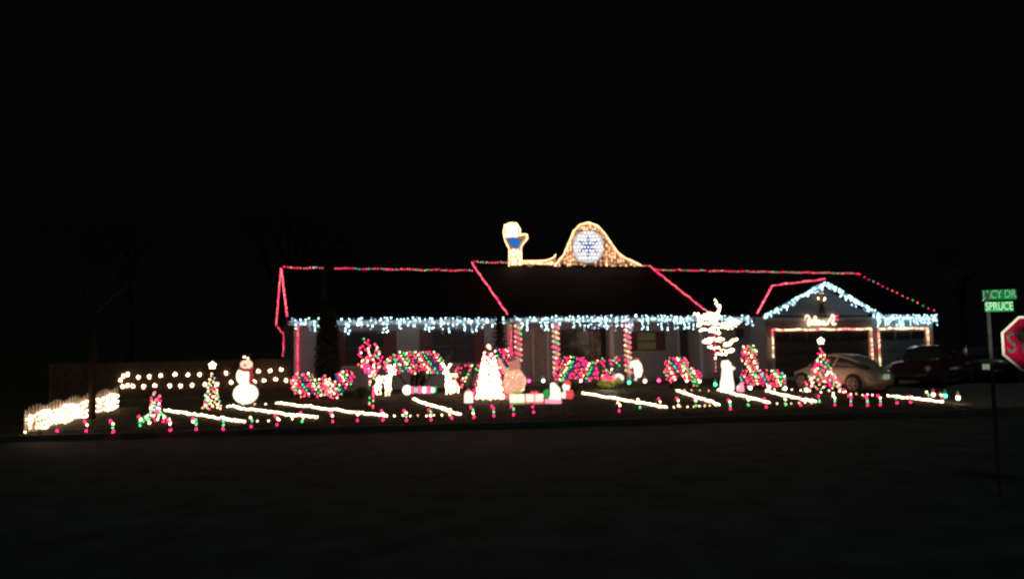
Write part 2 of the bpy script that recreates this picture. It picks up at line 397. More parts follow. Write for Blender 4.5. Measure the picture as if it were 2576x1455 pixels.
icicles(H(17.5, -.36, 2.72), H(19.7, -.40, 2.70), 'cool white icicle lights under the short eave left of the garage gable', .13, (2, 5))
icicles(H(19.7, -1.18, 2.66), H(23.1, -1.18, 4.22), 'cool white icicle lights up the left slope of the garage gable', .085, (1, 3))
icicles(H(23.15, -1.18, 4.22), H(26.2, -1.18, 2.70), 'cool white icicle lights down the right slope of the garage gable', .11, (1, 4))
icicles(H(26.3, -.78, 2.70), H(30.0, -.78, 2.70), 'cool white icicle lights under the far right eave above the narrow garage', .12, (2, 6))

# gable wreath and script sign
u, z = hp(2061, 748, -.75); wc = H(u, -.82, z)
t = thing('wreath', 'small lit wreath with dark red bow high on the garage gable', 'wreath', wc)
ring = [wc + H(.2 * math.cos(a), 0, .2 * math.sin(a)) - H(0, 0, 0) for a in [2 * math.pi * i / 16 for i in range(17)]]
fl = MB()
for i in range(260):
    a = random.uniform(0, 6.283); rr = random.uniform(.13, .27); c = wc + (H(rr * math.cos(a), random.uniform(-.05, .05), rr * math.sin(a)) - H(0, 0, 0))
    d1 = Vector([random.uniform(-.04, .04) for _ in range(3)]); d2 = Vector([random.uniform(-.03, .03) for _ in range(3)]); fl.add([c, c + d1, c + d2], [(0, 1, 2)])
fl.build('foliage', bush_leaf, t, kind='stuff')
for a in (200, 340, 320, 190, 350): bulb(t, 'rope', wc + (H(.19 * math.cos(R(a)), -.08, .19 * math.sin(R(a))) - H(0, 0, 0)), 1.0)
for a in (70, 110): bulb(t, 'soft', wc + (H(.2 * math.cos(R(a)), -.08, .2 * math.sin(R(a))) - H(0, 0, 0)), 1.0)
bow_m = mat('bow_cloth', (.22, .02, .025), .6)
for sx in (-1, 1):
    MB().prism([wc + (H(sx * a, -.09, b_) - H(0, 0, 0)) for a, b_ in ((0, -.24), (.14, -.17), (.16, -.31))], dv).build('bow_loop', bow_m, t)
    MB().prism([wc + (H(sx * a, -.08, b_) - H(0, 0, 0)) for a, b_ in ((0, -.26), (.07, -.26), (.15, -.75), (.04, -.72))], dv).build('bow_tail', bow_m, t)
u, z = hp(2022, 818, -.75)
so_ = H(u, -.84, z); t = thing('script_sign', 'glowing white handwritten Noel sign above the wide garage door', 'sign', so_)
SCALE = .0235
strokes = [[(0, 12), (2, 17), (7, 19), (11, 15), (9, 8), (6, 3)], [(6, 3), (11, 1), (17, 3), (21, 10), (24, 17), (27, 15)], [(11, 1), (14, 10), (20, 2), (26, 1), (27, 15)],
           [(33, 1), (29, 5), (32, 9), (37, 6), (36, 2), (32, 1)], [(38, 4), (44, 8), (47, 5), (43, 1), (40, 3), (46, 1), (52, 2)],
           [(52, 2), (60, 12), (66, 20), (70, 17), (68, 10), (64, 4), (67, 1), (73, 3)]]
for sk in strokes:
    pts = [so_ + (H(x_ * SCALE, 0, y_ * SCALE) - H(0, 0, 0)) for x_, y_ in sk]
    MB().tube(pts, .035, 6).build('letter_stroke', glow('sign_tube', (1, .72, .48), 3), t)
for c, x_, y_ in (('green', 7, -1), ('red', 75, 17), ('red', 76, 10), ('red', 2, 8)): bulb(t, c, so_ + (H(x_ * SCALE, -.03, y_ * SCALE) - H(0, 0, 0)), 1.3)

# ------------------------------------------------------------------ lit board on the roof (plain stand-in shapes)
RV = 4.5
def rb(x, y, v=RV - .1): u_, z_ = hp(x, y, v); return H(u_, v, z_)
dome = [(1395, 668), (1418, 640), (1430, 612), (1442, 582), (1458, 565), (1478, 559), (1502, 566), (1520, 585), (1536, 608), (1552, 632), (1572, 648), (1592, 656), (1614, 668)]
t = thing('dome_board', 'tall snow-mound shaped board of warm lights on the middle roof ridge', 'lit board', rb(1500, 668), 'lit boards on the roof ridge')
dd = H(0, .06, 0) - H(0, 0, 0)
MB().prism([rb(*p) for p in dome], dd).build('board', tan_board, t)
def panel(cx, cy, rx, ry, m, name, v, parent, n=24, pw=2.4):
    pts = []
    for i in range(n):
        a = 2 * math.pi * i / n; c_, s_ = math.cos(a), math.sin(a)
        pts.append(rb(cx + rx * math.copysign(abs(c_) ** (2 / pw), c_), cy + ry * math.copysign(abs(s_) ** (2 / pw), s_), v))
    MB().prism(pts, H(0, .02, 0) - H(0, 0, 0)).build(name, m, parent)
lit_w = glow('panel_white_lit', (.92, .93, 1.0), .72); lit_b = glow('panel_blue_lit', (.02, .17, .55), 1.0)
panel(1480, 620, 38, 40, lit_w, 'white_panel', RV - .16, t)
for q in range(3):
    a = R(q * 60 + 30); dx, dy = math.cos(a) * 27, math.sin(a) * 27; nx, ny = -math.sin(a) * 3.2, math.cos(a) * 3.2
    MB().prism([rb(1480 + x_, 620 + y_, RV - .18 - q * .004) for x_, y_ in ((dx + nx, dy + ny), (dx - nx, dy - ny), (-dx - nx, -dy - ny), (-dx + nx, -dy + ny))], H(0, .003, 0) - H(0, 0, 0)).build('snowflake_arm', lit_b, t)
def inside(x, y, P):
    c = False; n = len(P)
    for i in range(n):
        x1, y1 = P[i]; x2, y2 = P[(i + 1) % n]
        if (y1 > y) != (y2 > y) and x < (x2 - x1) * (y - y1) / (y2 - y1) + x1: c = not c
    return c
o = woff(t)
for p in walk([rb(*q, v=RV - .17) for q in dome], .085): bulb(t, 'warm', p, 1.0, o)
for iy in range(9):
    for ix in range(9):
        x, y = 1446 + ix * 8.5 + (iy % 2) * 4, 585 + iy * 9
        if ((x - 1480) / 35) ** 2 + ((y - 620) / 37) ** 2 < 1: bulb(t, 'rope', rb(x, y, RV - .24), .8, o)
n_ = 0
for i in range(3000):
    x, y = random.uniform(1395, 1615), random.uniform(560, 668)
    if not inside(x, y, dome) or ((x - 1480) / 42) ** 2 + ((y - 620) / 44) ** 2 < 1: continue
    n_ += 1
    if n_ > 210: break
    bulb(t, 'soft' if random.random() < .65 else 'warm', rb(round(x / 7) * 7 + random.uniform(-1, 1), round(y / 4) * 4, RV - .15), .85, o)
t = thing('mitten_board', 'white mitten shaped board with blue palm at the left of the roof lights', 'lit board', rb(1295, 668), 'lit boards on the roof ridge')
mit = [(1281, 668), (1281, 626), (1270, 604), (1266, 584), (1270, 566), (1285, 560), (1300, 562), (1308, 574), (1309, 592), (1316, 588), (1326, 590), (1327, 600), (1318, 610), (1311, 622), (1312, 668)]
MB().prism([rb(*p) for p in mit], dd).build('board', tan_board, t)
MB().prism([rb(*p, v=RV - .14) for p in [(1273, 600), (1270, 584), (1273, 569), (1285, 563), (1299, 566), (1305, 576), (1306, 594), (1300, 598), (1288, 594)]], H(0, .02, 0) - H(0, 0, 0)).build('white_panel', lit_w, t)
MB().prism([rb(*p, v=RV - .17) for p in [(1279, 601), (1290, 597), (1308, 604), (1312, 608), (1304, 620), (1296, 624), (1287, 618)]], H(0, .02, 0) - H(0, 0, 0)).build('blue_panel', lit_b, t)
o = woff(t)
for p in walk([rb(*q, v=RV - .19) for q in mit], .075): bulb(t, 'warm', p, 1.0, o)
for i in range(40): bulb(t, 'rope', rb(1275 + (i % 5) * 6 + random.random() * 2, 566 + (i // 5) * 4, RV - .2), .8, o)
for i in range(70): bulb(t, 'warm', rb(1284 + random.random() * 25, 628 + random.random() * 38, RV - .16), .9, o)
t = thing('low_strip_board', 'low strip of warm lights on the ridge between mitten and mound boards', 'lit board', rb(1350, 668), 'lit boards on the roof ridge')
stp = [(1314, 669), (1314, 656), (1350, 656), (1372, 655), (1392, 648), (1398, 640), (1400, 669)]
MB().prism([rb(*p, v=RV - .02) for p in stp], dd).build('board', tan_board, t)
o = woff(t)
for p in walk([rb(*q, v=RV - .1) for q in stp[1:-1]], .08): bulb(t, 'warm', p, .95, o)
for i in range(60): bulb(t, 'soft' if i % 2 else 'warm', rb(1316 + random.random() * 80, 659 + random.random() * 9, RV - .08), .85, o)

# ------------------------------------------------------------------ vegetation
def leafcloud(mb, c, r, n, sz, shell=.55):
    c = Vector(c)
    for _ in range(n):
        d = Vector((random.gauss(0, 1), random.gauss(0, 1), random.gauss(0, 1))).normalized() * (shell + (1 - shell) * random.random()) * random.uniform(.9, 1.08)
        p = c + Vector((d.x * r[0], d.y * r[1], d.z * r[2])); a = Vector((random.gauss(0, 1), random.gauss(0, 1), random.gauss(0, 1))).normalized() * sz; b_ = a.cross(Vector((random.gauss(0, 1), random.gauss(0, 1), random.gauss(0, 1)))).normalized() * sz * .5
        mb.add([p - a, p + b_, p + a, p - b_], [(0, 1, 2, 3)])
def bush(lobes, basexy, label, nlabel, Y=None, pal=None, step=(.115, .105), slant=.06, trunk=False, fol=bush_leaf, netlow=None, keep=1.0, name='bush', s=1.0):
    P = G(*basexy)
    if Y: P = at(basexy[0], basexy[1], Y); P.z = zg(P.x, P.y)
    k = mpp(P); t = thing(name, label, 'bush', P, 'bushes in front of the house'); L = []
    for cx, cy, rx, ry in lobes:
        c = at(cx, cy, P.y); L.append((c, rx * k, ry * k, min(rx, ry * 1.3) * k * .9))
    fb = MB()
    for c, a, b_, d in L: leafcloud(fb, c, (a * .93, d * .93, b_ * .93), 420, .055, .5)
    fb.build('foliage', fol, t, kind='stuff')
    sb = MB()
    for c, a, b_, d in L:
        for q in range(3):
            sb.tube([(P.x + random.uniform(-.1, .1), P.y + random.uniform(-.08, .08), P.z - .05), (c.x * .6 + P.x * .4, P.y, (P.z + c.z) / 2), (c.x + random.uniform(-.3, .3) * a, c.y, c.z)], [.03, .022, .01], 5)
    sb.build('stem', bark, t)
    if nlabel:
        nt_ = thing('net_lights', nlabel, 'net lights', P + Vector((0, 0, .3)), 'net lights on the bushes'); o = woff(nt_); cnt = 0
        x0 = min(c.x - a for c, a, b_, d in L); x1 = max(c.x + a for c, a, b_, d in L); z0 = min(c.z - b_ for c, a, b_, d in L); z1 = max(c.z + b_ for c, a, b_, d in L)
        pal = pal or ['red', 'pink', 'pink', 'warm', 'red', 'green', 'blue', 'red', 'warm', 'green']
        j = 0; z = z1
        while z > z0:
            i = 0; x = x0 - 1.5 + (j * slant) % step[0]; i0 = -int(j * slant / step[0])
            while x < x1:
                best = None
                for c, a, b_, d in L:
                    q = ((x - c.x) / a) ** 2 + ((z - c.z) / b_) ** 2
                    if q < 1:
                        yy = c.y - d * math.sqrt(1 - q)
                        if best is None or yy < best: best = yy
                if best is not None and random.random() < keep and cnt < 299 and (netlow is None or z > netlow(P)):
                    c_ = pal[(i + i0) % len(pal)] if random.random() < .72 else random.choice(pal)
                    bulb(nt_, c_, (x + random.uniform(-.025, .025), best - random.uniform(-.02, .06), z + random.uniform(-.03, .03)), random.uniform(.9, 1.4) * s, o); cnt += 1
                x += step[0]; i += 1
            z -= step[1]; j += 1
    return t
bush([(770, 964, 36, 32), (815, 972, 32, 26)], (775, 1001), 'low round dark bush at the left corner of the house', 'red and green net lights on the left corner bush')
bush([(868, 950, 25, 24), (843, 975, 32, 24)], (850, 1001), 'low dark bush just right of the left corner bush', 'red and green net lights on the bush under the dark column tree')
bush([(1040, 908, 58, 30), (990, 918, 26, 24), (1095, 922, 24, 26), (1065, 905, 46, 25)], (1045, 990), 'wide umbrella shaped bush under the second window', 'wide arch of red and green net lights on the umbrella bush', netlow=lambda P: at(1045, 943, P.y).z, slant=.07)
bush([(1165, 930, 18, 18), (1160, 955, 16, 22), (1195, 925, 20, 14)], (1172, 990), 'small sparse bush between the reindeer and the white tree', 'sparse red net lights on the small bush beside the white tree', keep=.45)
bush([(1265, 892, 26, 22), (1275, 915, 20, 24), (1240, 925, 26, 30)], (1262, 985), 'bush behind the glowing round figure', 'red and blue net lights on the bush behind the round figure', pal=['red', 'red', 'green', 'blue', 'pink', 'red', 'warm'])
bush([(1412, 928, 20, 34), (1442, 922, 42, 30), (1480, 935, 28, 24)], (1440, 985), 'wide bush between the porch posts with slanting lights', 'slanting red net lights on the wide bush between the porch posts', slant=-.06, pal=['red', 'red', 'pink', 'red', 'warm', 'green', 'blue'])
bush([(1530, 915, 32, 22), (1525, 950, 30, 16)], (1530, 975), 'sparse bush left of the right porch post', 'few scattered red net lights left of the right porch post', keep=.34)
bush([(1530, 962, 34, 12), (1555, 955, 14, 12)], (1535, 976), 'low yellow-green plant lit white at the right porch post', None, fol=pale_leaf)
pl = G(1552, 976); t = thing('garden_spotlight', 'small glaring white garden lamp in the yellow-green plant', 'lamp', pl)
c = at(1556, 950, pl.y); MB().ball(c, (.20, .1, .17)).build('lamp_globe', white_plastic, t, True)
gl = bpy.data.lights.new('garden_lamp_light', 'POINT'); gl.energy = 24; gl.color = (1, .93, .7); gl.shadow_soft_size = .05
gq = bpy.data.objects.new('garden_lamp_light', gl); sc.collection.objects.link(gq); gq.location = at(1530, 958, pl.y - .9); MB().tube([pl, c], .02, 6).build('stake', metal, t)
bush([(1530, 948, 20, 8)], (1530, 976), 'flat twiggy bush above the yellow-green plant', 'patch of red net lights above the yellow-green plant', step=(.09, .07), pal=['red', 'red', 'pink'])
bush([(1700, 915, 32, 22), (1685, 935, 16, 26)], (1690, 975), 'arched bush under the dark porch door', 'arch of red and green net lights under the dark porch door', step=(.105, .10))
bush([(1730, 938, 22, 20), (1748, 950, 16, 22)], (1738, 975), 'drooping bush right of the arched bush', 'warm and red net lights on the drooping bush', pal=['red', 'warm', 'pink', 'green', 'warm', 'red'])
bush([(1880, 888, 22, 24), (1888, 915, 18, 22)], (1888, 975), 'tall upright bush left of the wide garage door', 'tall column of red and warm net lights left of the wide garage door', pal=['red', 'pink', 'warm', 'pink', 'green', 'warm'], step=(.115, .105))
bush([(1888, 948, 34, 22), (1940, 952, 34, 22)], (1915, 978), 'low spreading bush at the left corner of the wide garage door', 'spreading red and green net lights at the corner of the wide garage door', pal=['red', 'pink', 'warm', 'green', 'red', 'teal', 'pink'], step=(.115, .105))
bush([(910, 985, 20, 14)], (910, 999), 'small unlit dark bush left of the pink twig tree', None)

def evergreen(P, h, r, label, name='evergreen_tree', tiers=26, n=240, shape=.75, limbs=False):
    t = thing(name, label, 'tree', P, 'dark trees in front of the house')
    MB().tube([P - Vector((0, 0, .1)), P + Vector((0, 0, h * .5)), P + Vector((0, 0, h * .98))], [.11, .07, .015], 8).build('trunk', bark, t)
    fb = MB()
    for i in range(tiers):
        f = i / tiers; rr = r * (1 - f) ** shape
        if limbs:
            for q in range(7):
                a = q * .9 + i * 1.3; ln = rr * random.uniform(.6, 1.15); tip = P + Vector((math.cos(a) * ln, math.sin(a) * ln, h * (.2 + .78 * f) - .12))
                base = P + Vector((0, 0, h * (.2 + .78 * f)))
                for k in range(40):
                    p = base.lerp(tip, random.random()); d = Vector((random.gauss(0, .07), random.gauss(0, .07), random.gauss(-.02, .035)))
                    fb.add([p, p + d, p + d * .6 + Vector((.02, 0, .02))], [(0, 1, 2)])
        else:
            leafcloud(fb, P + Vector((0, 0, h * (.06 + .9 * f))), (rr + .03, rr + .03, h / tiers * 1.1), n, .06, .35)
    fb.build('crown', leaf, t, kind='stuff')
p1 = G(825, 1000); p1 = at(825, 1000, 27.0); p1.z = zg(p1.x, p1.y)
k = mpp(p1)
evergreen(p1, (1000 - 772) * k, 35 * k, 'dark bushy column tree hiding part of the left eave', shape=.25, n=420)
evergreen(at(815, 700, 27.3) * 0 + Vector((at(815, 700, 27.3).x, 27.3, zg(at(815, 700, 27.3).x, 27.3))), 4.7, 8 * k, 'thin dark pointed tree rising to the left roof ridge', shape=.5, tiers=30, n=50)
p2 = at(1258, 1000, 27.8); p2.z = zg(p2.x, p2.y)
evergreen(p2, 3.0, .48, 'small dark pine with flat limbs left of the porch', limbs=True, tiers=16, name='pine_tree')

def bare(P, h, label, r=.16, name='bare_tree', lean=0):
    t = thing(name, label, 'tree', P, 'bare trees beyond the lights')
    top = P + Vector((lean, 0, h * .45)); MB().tube([P - Vector((0, 0, .15)), P + Vector((lean * .4, 0, h * .2)), top], [r * 1.25, r, r * .7], 10).build('trunk', bark, t, True)
    cb = MB()
    def br(p, d, ln, rr, lv):
        q = p + d * ln; mid = (p + q) / 2 + Vector((random.gauss(0, .04), random.gauss(0, .04), random.gauss(0, .04))) * ln
        cb.tube([p, mid, q], [rr, rr * .8, rr * .6], 5 if lv < 2 else 3, False)
        if lv < 4:
            for _ in range(3):
                br(q, (d + Vector((random.gauss(0, .45), random.gauss(0, .45), random.gauss(.1, .3)))).normalized(), ln * .72, rr * .58, lv + 1)
    for _ in range(4): br(top, Vector((random.gauss(0, .4), random.gauss(0, .4), 1)).normalized(), h * .18, r * .6, 0)
    cb.build('crown', bark, t, kind='stuff')
bare(G(231, 1052), 6.5, 'dark bare tree standing before the lit picket fence', .085)
bare(Vector((-17, 34, 0)), 8, 'faint bare tree behind the board fence at the far left', .2)
bare(Vector((-11.5, 38, 0)), 9, 'faint bare tree behind the left end of the house', .22)
bare(Vector((27, 46, 0)), 8, 'faint bare tree beyond the right end of the house', .2)

# twig tree with pink lights
P = G(935, 1026); k = mpp(P); t = thing('twig_tree', 'small bare teardrop shaped tree left of the reindeer', 'tree', P)
tb = MB().tube([P - Vector((0, 0, .1)), at(936, 985, P.y), at(936, 945, P.y)], [.05, .045, .04], 8).build('trunk', bark, t)
limbs = [[(936, 945), (918, 915), (910, 890), (914, 868)], [(936, 945), (932, 905), (924, 875), (922, 848)], [(936, 945), (945, 905), (948, 880), (945, 865)], [(936, 945), (955, 920), (958, 900), (950, 878)],
         [(936, 945), (915, 935), (908, 915)], [(936, 945), (940, 915), (935, 890)], [(936, 945), (925, 925), (918, 900)]]
for i, l in enumerate(limbs):
    MB().tube([at(x, y, P.y + (i % 3 - 1) * .12 * (j > 0)) for j, (x, y) in enumerate(l)], [.03, .02, .012, .006][:len(l)], 5).build('limb', bark, t)
t = thing('light_string', 'pink and white lights wound on the small teardrop tree', 'light string', P + Vector((0, 0, .2)), 'strings of lights on yard trees'); o = woff(t)
c_ = 0
for i, l in enumerate(limbs):
    for p in walk([at(x, y, P.y + (i % 3 - 1) * .12 * (j > 0) - .05) for j, (x, y) in enumerate(l)], .052):
        bulb(t, pick([('red', 6), ('pink', 2.5), ('warm', 2), ('green', .9), ('blue', .4)]), p + Vector((random.uniform(-.09, .09), random.uniform(-.05, .05), 0)), 1.0, o)
for p in walk([at(936, 948, P.y - .06), P + Vector((0, -.06, .02))], .048):
    bulb(t, pick([('red', 4), ('pink', 2), ('warm', 1.5), ('green', 1.3), ('blue', .5)]), p + Vector((random.choice((-.06, .05)), 0, 0)), 1.0, o)

# warm wrapped branching tree
P = G(1822, 975); k = mpp(P); t = thing('branching_tree', 'leafless small tree with level branches right of the porch', 'tree', P)
MB().tube([P - Vector((0, 0, .1)), at(1822, 900, P.y), at(1812, 830, P.y), at(1803, 775, P.y), at(1799, 757, P.y)], [.09, .07, .05, .03, .01], 8).build('trunk', bark, t, True)
bl = [[(1810, 800), (1780, 795), (1744, 790)], [(1808, 812), (1775, 812), (1752, 818)], [(1808, 800), (1778, 802), (1756, 800)], [(1812, 822), (1785, 826), (1760, 832)], [(1815, 815), (1835, 812), (1858, 806)],
      [(1814, 824), (1840, 822), (1858, 814)], [(1806, 785), (1808, 772), (1799, 757)], [(1804, 795), (1806, 782), (1810, 770)], [(1818, 852), (1790, 856), (1768, 862)], [(1818, 856), (1792, 854), (1775, 852)], [(1818, 864), (1840, 858), (1852, 852)],
      [(1818, 868), (1838, 864), (1850, 857)], [(1820, 880), (1800, 874), (1780, 870)], [(1820, 888), (1835, 882), (1846, 876)], [(1820, 892), (1840, 884)], [(1820, 893), (1806, 892), (1798, 898)], [(1812, 838), (1800, 834), (1785, 830)], [(1810, 792), (1780, 788), (1762, 808)]]
lt = thing('light_string', 'warm white lights wrapped on the level branching tree right of the porch', 'light string', P + Vector((0, 0, .5)), 'strings of lights on yard trees'); o = woff(lt); cnt = 0
for i, l in enumerate(bl):
    pts = [at(x, y, P.y + (0, .25 * math.sin(i * 2.1), .5 * math.sin(i * 2.1))[min(j, 2)]) for j, (x, y) in enumerate(l)]
    MB().tube(pts, [.028, .018, .008][:len(pts)], 5).build('branch', bark, t)
    for p in walk(pts, .056):
        if cnt < 298: bulb(lt, 'rope' if random.random() < .75 else 'warm', p + Vector((random.uniform(-.03, .03), -.03, random.uniform(-.06, .06))), 1.3, o); cnt += 1

# ------------------------------------------------------------------ fences and their lights
fs = at(726, 990, 28.6); fe = at(120, 985, 25.2)
t = thing('board_fence', 'dark brown board fence running left from the house', 'fence', Vector((fs.x, fs.y, 0)))
n = 72
for i in range(n):
    a = fs.lerp(fe, i / n); hgt = 1.28 + .02 * random.random(); z0 = zg(a.x, a.y)
    MB().box((a.x, a.y, z0 + hgt / 2 - .04), (.155, .022, hgt), math.atan2(fs.y - fe.y, fs.x - fe.x)).build('board', wood, t)
for zz in (.3, 1.0):
    MB().tube([(fs.x, fs.y + .05, zg(fs.x, fs.y) + zz), (fe.x, fe.y + .05, zg(fe.x, fe.y) + zz)], .035, 4).build('rail', wood, t)
def flake(x, y, Y, label, n=5, s=1.0, r=.075):
    c = at(x, y, Y); t = thing('snowflake_light', label, 'snowflake light', c, 'snowflake lights on the board fence'); o = woff(t)
    for i in range(5):
        a = i * 1.2566 + random.random(); MB().tube([c, c + Vector((r * math.cos(a), 0, r * math.sin(a)))], .006, 3).build('arm', wire, t)
        bulb(t, 'rope', c + Vector((r * .62 * math.cos(a), -.02, r * .62 * math.sin(a))), .9 * s, o)
up = [(304, 955), (312, 945), (322, 941), (346, 949), (378, 947), (401, 943), (441, 941), (478, 941), (498, 941), (524, 941), (570, 939), (648, 936), (699, 931), (722, 931), (675, 936)]
up = sorted([(304, 955), (312, 945), (322, 941), (349, 948), (376, 947), (405, 944), (441, 941), (473, 942), (503, 941), (569, 938), (651, 933), (680, 932), (708, 929)])
lo = sorted([(309, 971), (322, 969), (335, 970), (362, 972), (390, 969), (427, 970), (455, 970), (484, 968), (516, 966), (546, 966), (582, 961), (640, 960), (665, 956), (694, 953), (720, 956)])
for nm, row in (('upper', up), ('lower', lo)):
    for i, (x, y) in enumerate(row):
        yy = fs.y + (fe.y - fs.y) * (726 - x) / (726 - 120) - .12
        flake(x, y, yy, '%s snowflake light from the left in the %s row on the board fence' % (ORD[i], nm))
    light_string([at(x, y + 1, fs.y + (fe.y - fs.y) * (726 - x) / 606 - .09) for x, y in row], .9, 'soft', 'thin cord linking the %s row of fence snowflakes' % nm, s=.4, group='cords on the board fence')
# picket fence
pa, pb = G(64, 1090), G(298, 1026)
def picket(a, b_, label, nl, seed):
    t = thing('picket_fence', label, 'fence', a, 'picket fence sections at the left edge of the lawn'); L = (b_ - a).length; n = int(L / .14); dr = (b_ - a).normalized(); rz = math.atan2(dr.y, dr.x)
    for i in range(n + 1):
        p = a + dr * (i * .14); p.z = zg(p.x, p.y); wv = .045; hh = .60 + .10 * abs(math.sin(i * .55)); d = Vector((dr.x, dr.y, 0)).normalized(); nn = Vector((-d.y, d.x, 0)) * .018
        MB().prism([p - d * wv, p + d * wv, p + d * wv + Vector((0, 0, hh - .06)), p + Vector((0, 0, hh)), p - d * wv + Vector((0, 0, hh - .06))], nn).build('picket', picket_m, t)
    for zz in (.14, .40):
        MB().tube([a + Vector((-.02, .04, zz)), b_ + Vector((-.02, .04, zz))], .02, 4).build('rail', picket_m, t)
    nt_ = thing('net_lights', nl, 'net lights', a + Vector((0, 0, .1)), 'net lights on the picket fence'); o = woff(nt_); cnt = 0
    k = 0
    for i in range(int(L / .052)):
        for j in range(4):
            if cnt >= 298 or random.random() < .12: continue
            p = a + (b_ - a) * ((i + (j % 2) * .5) * .052 / L); z = zg(p.x, p.y) + .07 + j * .118 + .03 * math.sin(i * .35 + j)
            if i * .052 < .5 and random.random() < .45: continue
            bulb(nt_, 'rope' if random.random() < .8 else 'warm', (p.x + .05 + random.uniform(-.02, .03), p.y - .05, z + random.uniform(-.03, .03)), .95, o); cnt += 1
m1 = pa.lerp(pb, .68); m1 = G(222, 1047); m2 = G(241, 1041)
picket(pa, m1, 'pale picket fence section at the far left end of the lawn', 'dense warm white net lights on the far left picket section', 1)
picket(m2, pb, 'short pale picket fence section behind the bare tree', 'dense warm white net lights on the short picket section', 2)

# ------------------------------------------------------------------ strings on the lawn
RP = [((416, 1034), (616, 1064), 'longest line of warm lights on the left lawn nearest the kerb'),
      ((572, 1025), (800, 1054), 'line of warm lights on the lawn right in front of the snowman'),
      ((698, 1016), (975, 1049), 'third slanting line of warm lights from the left on the lawn'),
      ((1040, 1007), (1159, 1045), 'short steep line of warm lights below the row of glowing balls'),
      ((1466, 991), (1677, 1027), 'slanting line of warm lights on the lawn below the porch'),
      ((1702, 985), (1809, 1021), 'short slanting line of warm lights below the branching tree'),
      ((1806, 983), (1936, 1016), 'slanting line of warm lights below the white column figure'),
      ((1926, 986), (2054, 1014), 'slanting line of warm lights in front of the wide garage'),
      ((2234, 998), (2374, 1014), 'line of warm lights on the kerb side below the dark car')]
for a, b_, lab in RP:
    A, B = G(*a), G(*b_)
    A.z += .05; B.z += .05
    mid = []
    for q in range(1, 12):
        m_ = A.lerp(B, q / 12) + Vector((random.gauss(0, .012), random.gauss(0, .05), 0)); m_.z = zg(m_.x, m_.y) + .05 + random.gauss(0, .008); mid.append(m_)
    L = (B - A).length
    light_string([A] + mid + [B], max(.066, L / 280), 'rope', lab, s=1.1, jit=.016, group='warm light strings on the lawn')
SP = [((616, 1064), (700, 1060), (800, 1054), 'sparse warm lights joining the front ends of the first two lawn lines', .30),
      ((611, 1023), (650, 1020), (698, 1016), 'sparse warm lights on the lawn at the foot of the snowman', .35),
      ((975, 1049), (1040, 1050), (1150, 1045), 'sparse warm lights joining the third line and the steep line', .22),
      ((1677, 1027), (1740, 1026), (1809, 1021), 'sparse warm lights joining the front ends below the branching tree', .20),
      ((1721, 985), (1760, 984), (1805, 984), 'sparse warm lights in front of the drooping bush', .30),
      ((1936, 1018), (1980, 1018), (2054, 1015), 'sparse warm lights at the kerb in front of the wide garage', .22),
      ((1926, 983), (1960, 983), (2010, 983), 'sparse warm lights in front of the pale car', .30),
      ((2140, 994), (2170, 995), (2205, 995), 'four warm lights on the driveway edge under the pale car', .17)]
for a, m_, b_, lab, st in SP:
    pts = [G(*q) + Vector((0, 0, .05)) for q in (a, m_, b_)]
    light_string(pts, st, [('warm', 3), ('soft', 2)], lab, s=1.0, jit=.02, group='sparse light strings on the lawn')

# candy canes
CN = [(146, 1088, 'r'), (218, 1088, 'rwr'), (285, 1089, 'rwgr'), (354, 1074, 'rwg'), (428, 1086, 'rwr'), (494, 1082, 'rgwgr'), (562, 1082, 'rggr'), (634, 1077, 'wgr'), (698, 1072, 'rwr'), (760, 1064, 'rwg'), (837, 1064, 'rwr'),
      (900, 1061, 'rwr'), (964, 1060, 'rwr'), (1022, 1060, 'rwgr'), (1085, 1058, 'rgwr'), (1137, 1055, 'wgr'), (1191, 1052, 'rgwr'), (1243, 1048, 'rrgr'), (1291, 1047, 'rgr'), (1342, 1040, 'rr'),
      (1558, 1037, 'wwr'), (1610, 1028, 'wwg'), (1660, 1027, 'rww'), (1706, 1024, 'rww'), (1750, 1024, 'rwg'), (1837, 1031, 'rwgr'), (1882, 1022, 'wwg'), (1926, 1027, 'rwr'), (1976, 1021, 'gwg'), (2014, 1022, 'rgr'),
      (2060, 1013, 'rg'), (2100, 1020, 'wwgr'), (2140, 1020, 'rrgr'), (2181, 1021, 'rrgr'), (2214, 1020, 'rwgr'), (2255, 1017, 'gr'), (2290, 1015, 'rr'), (2335, 1009, 'wgr'), (2369, 1010, 'wr')]
cm = mat('cane_plastic', (.6, .35, .33), .4, noise=.1)
for i, (x, y, cs) in enumerate(CN):
    P = G(x, y); h = .34; s_ = 1.0 if x < 1400 else .95
    t = thing('candy_cane_light', '%s small candy cane light from the left in the front row along the kerb' % ORD[i], 'candy cane light', P, 'candy cane lights along the kerb')
    pts = [P - Vector((0, 0, .05)), P + Vector((0, 0, h * .7))] + [P + Vector((-.05 + .05 * math.cos(a), 0, h * .72 + .05 * math.sin(a))) for a in [R(q) for q in (0, 45, 90, 135, 180)]] + [P + Vector((-.10, 0, h * .58))]
    MB().tube(pts, .012, 6).build('cane', cm, t, True)
    pos = [(-.085, .30), (0, .27), (-.06, .22), (0, .16), (0, .035)] if len(cs) == 5 else [(-.055, .30), (.0, .235), (.0, .14), (0, .035)] if len(cs) == 4 else [(-.04, .28), (.01, .20), (0, .05)] if len(cs) == 3 else [(-.02, .2), (.0, .05)] if len(cs) == 2 else [(0, .05)]
    for ch, (dx, dz) in zip(cs, pos):
        bulb(t, {'r': 'red', 'w': 'warm', 'g': 'green'}[ch], P + Vector((dx + random.uniform(-.01, .01), -.03, dz)), 1.25 if ch != 'w' else 1.3)
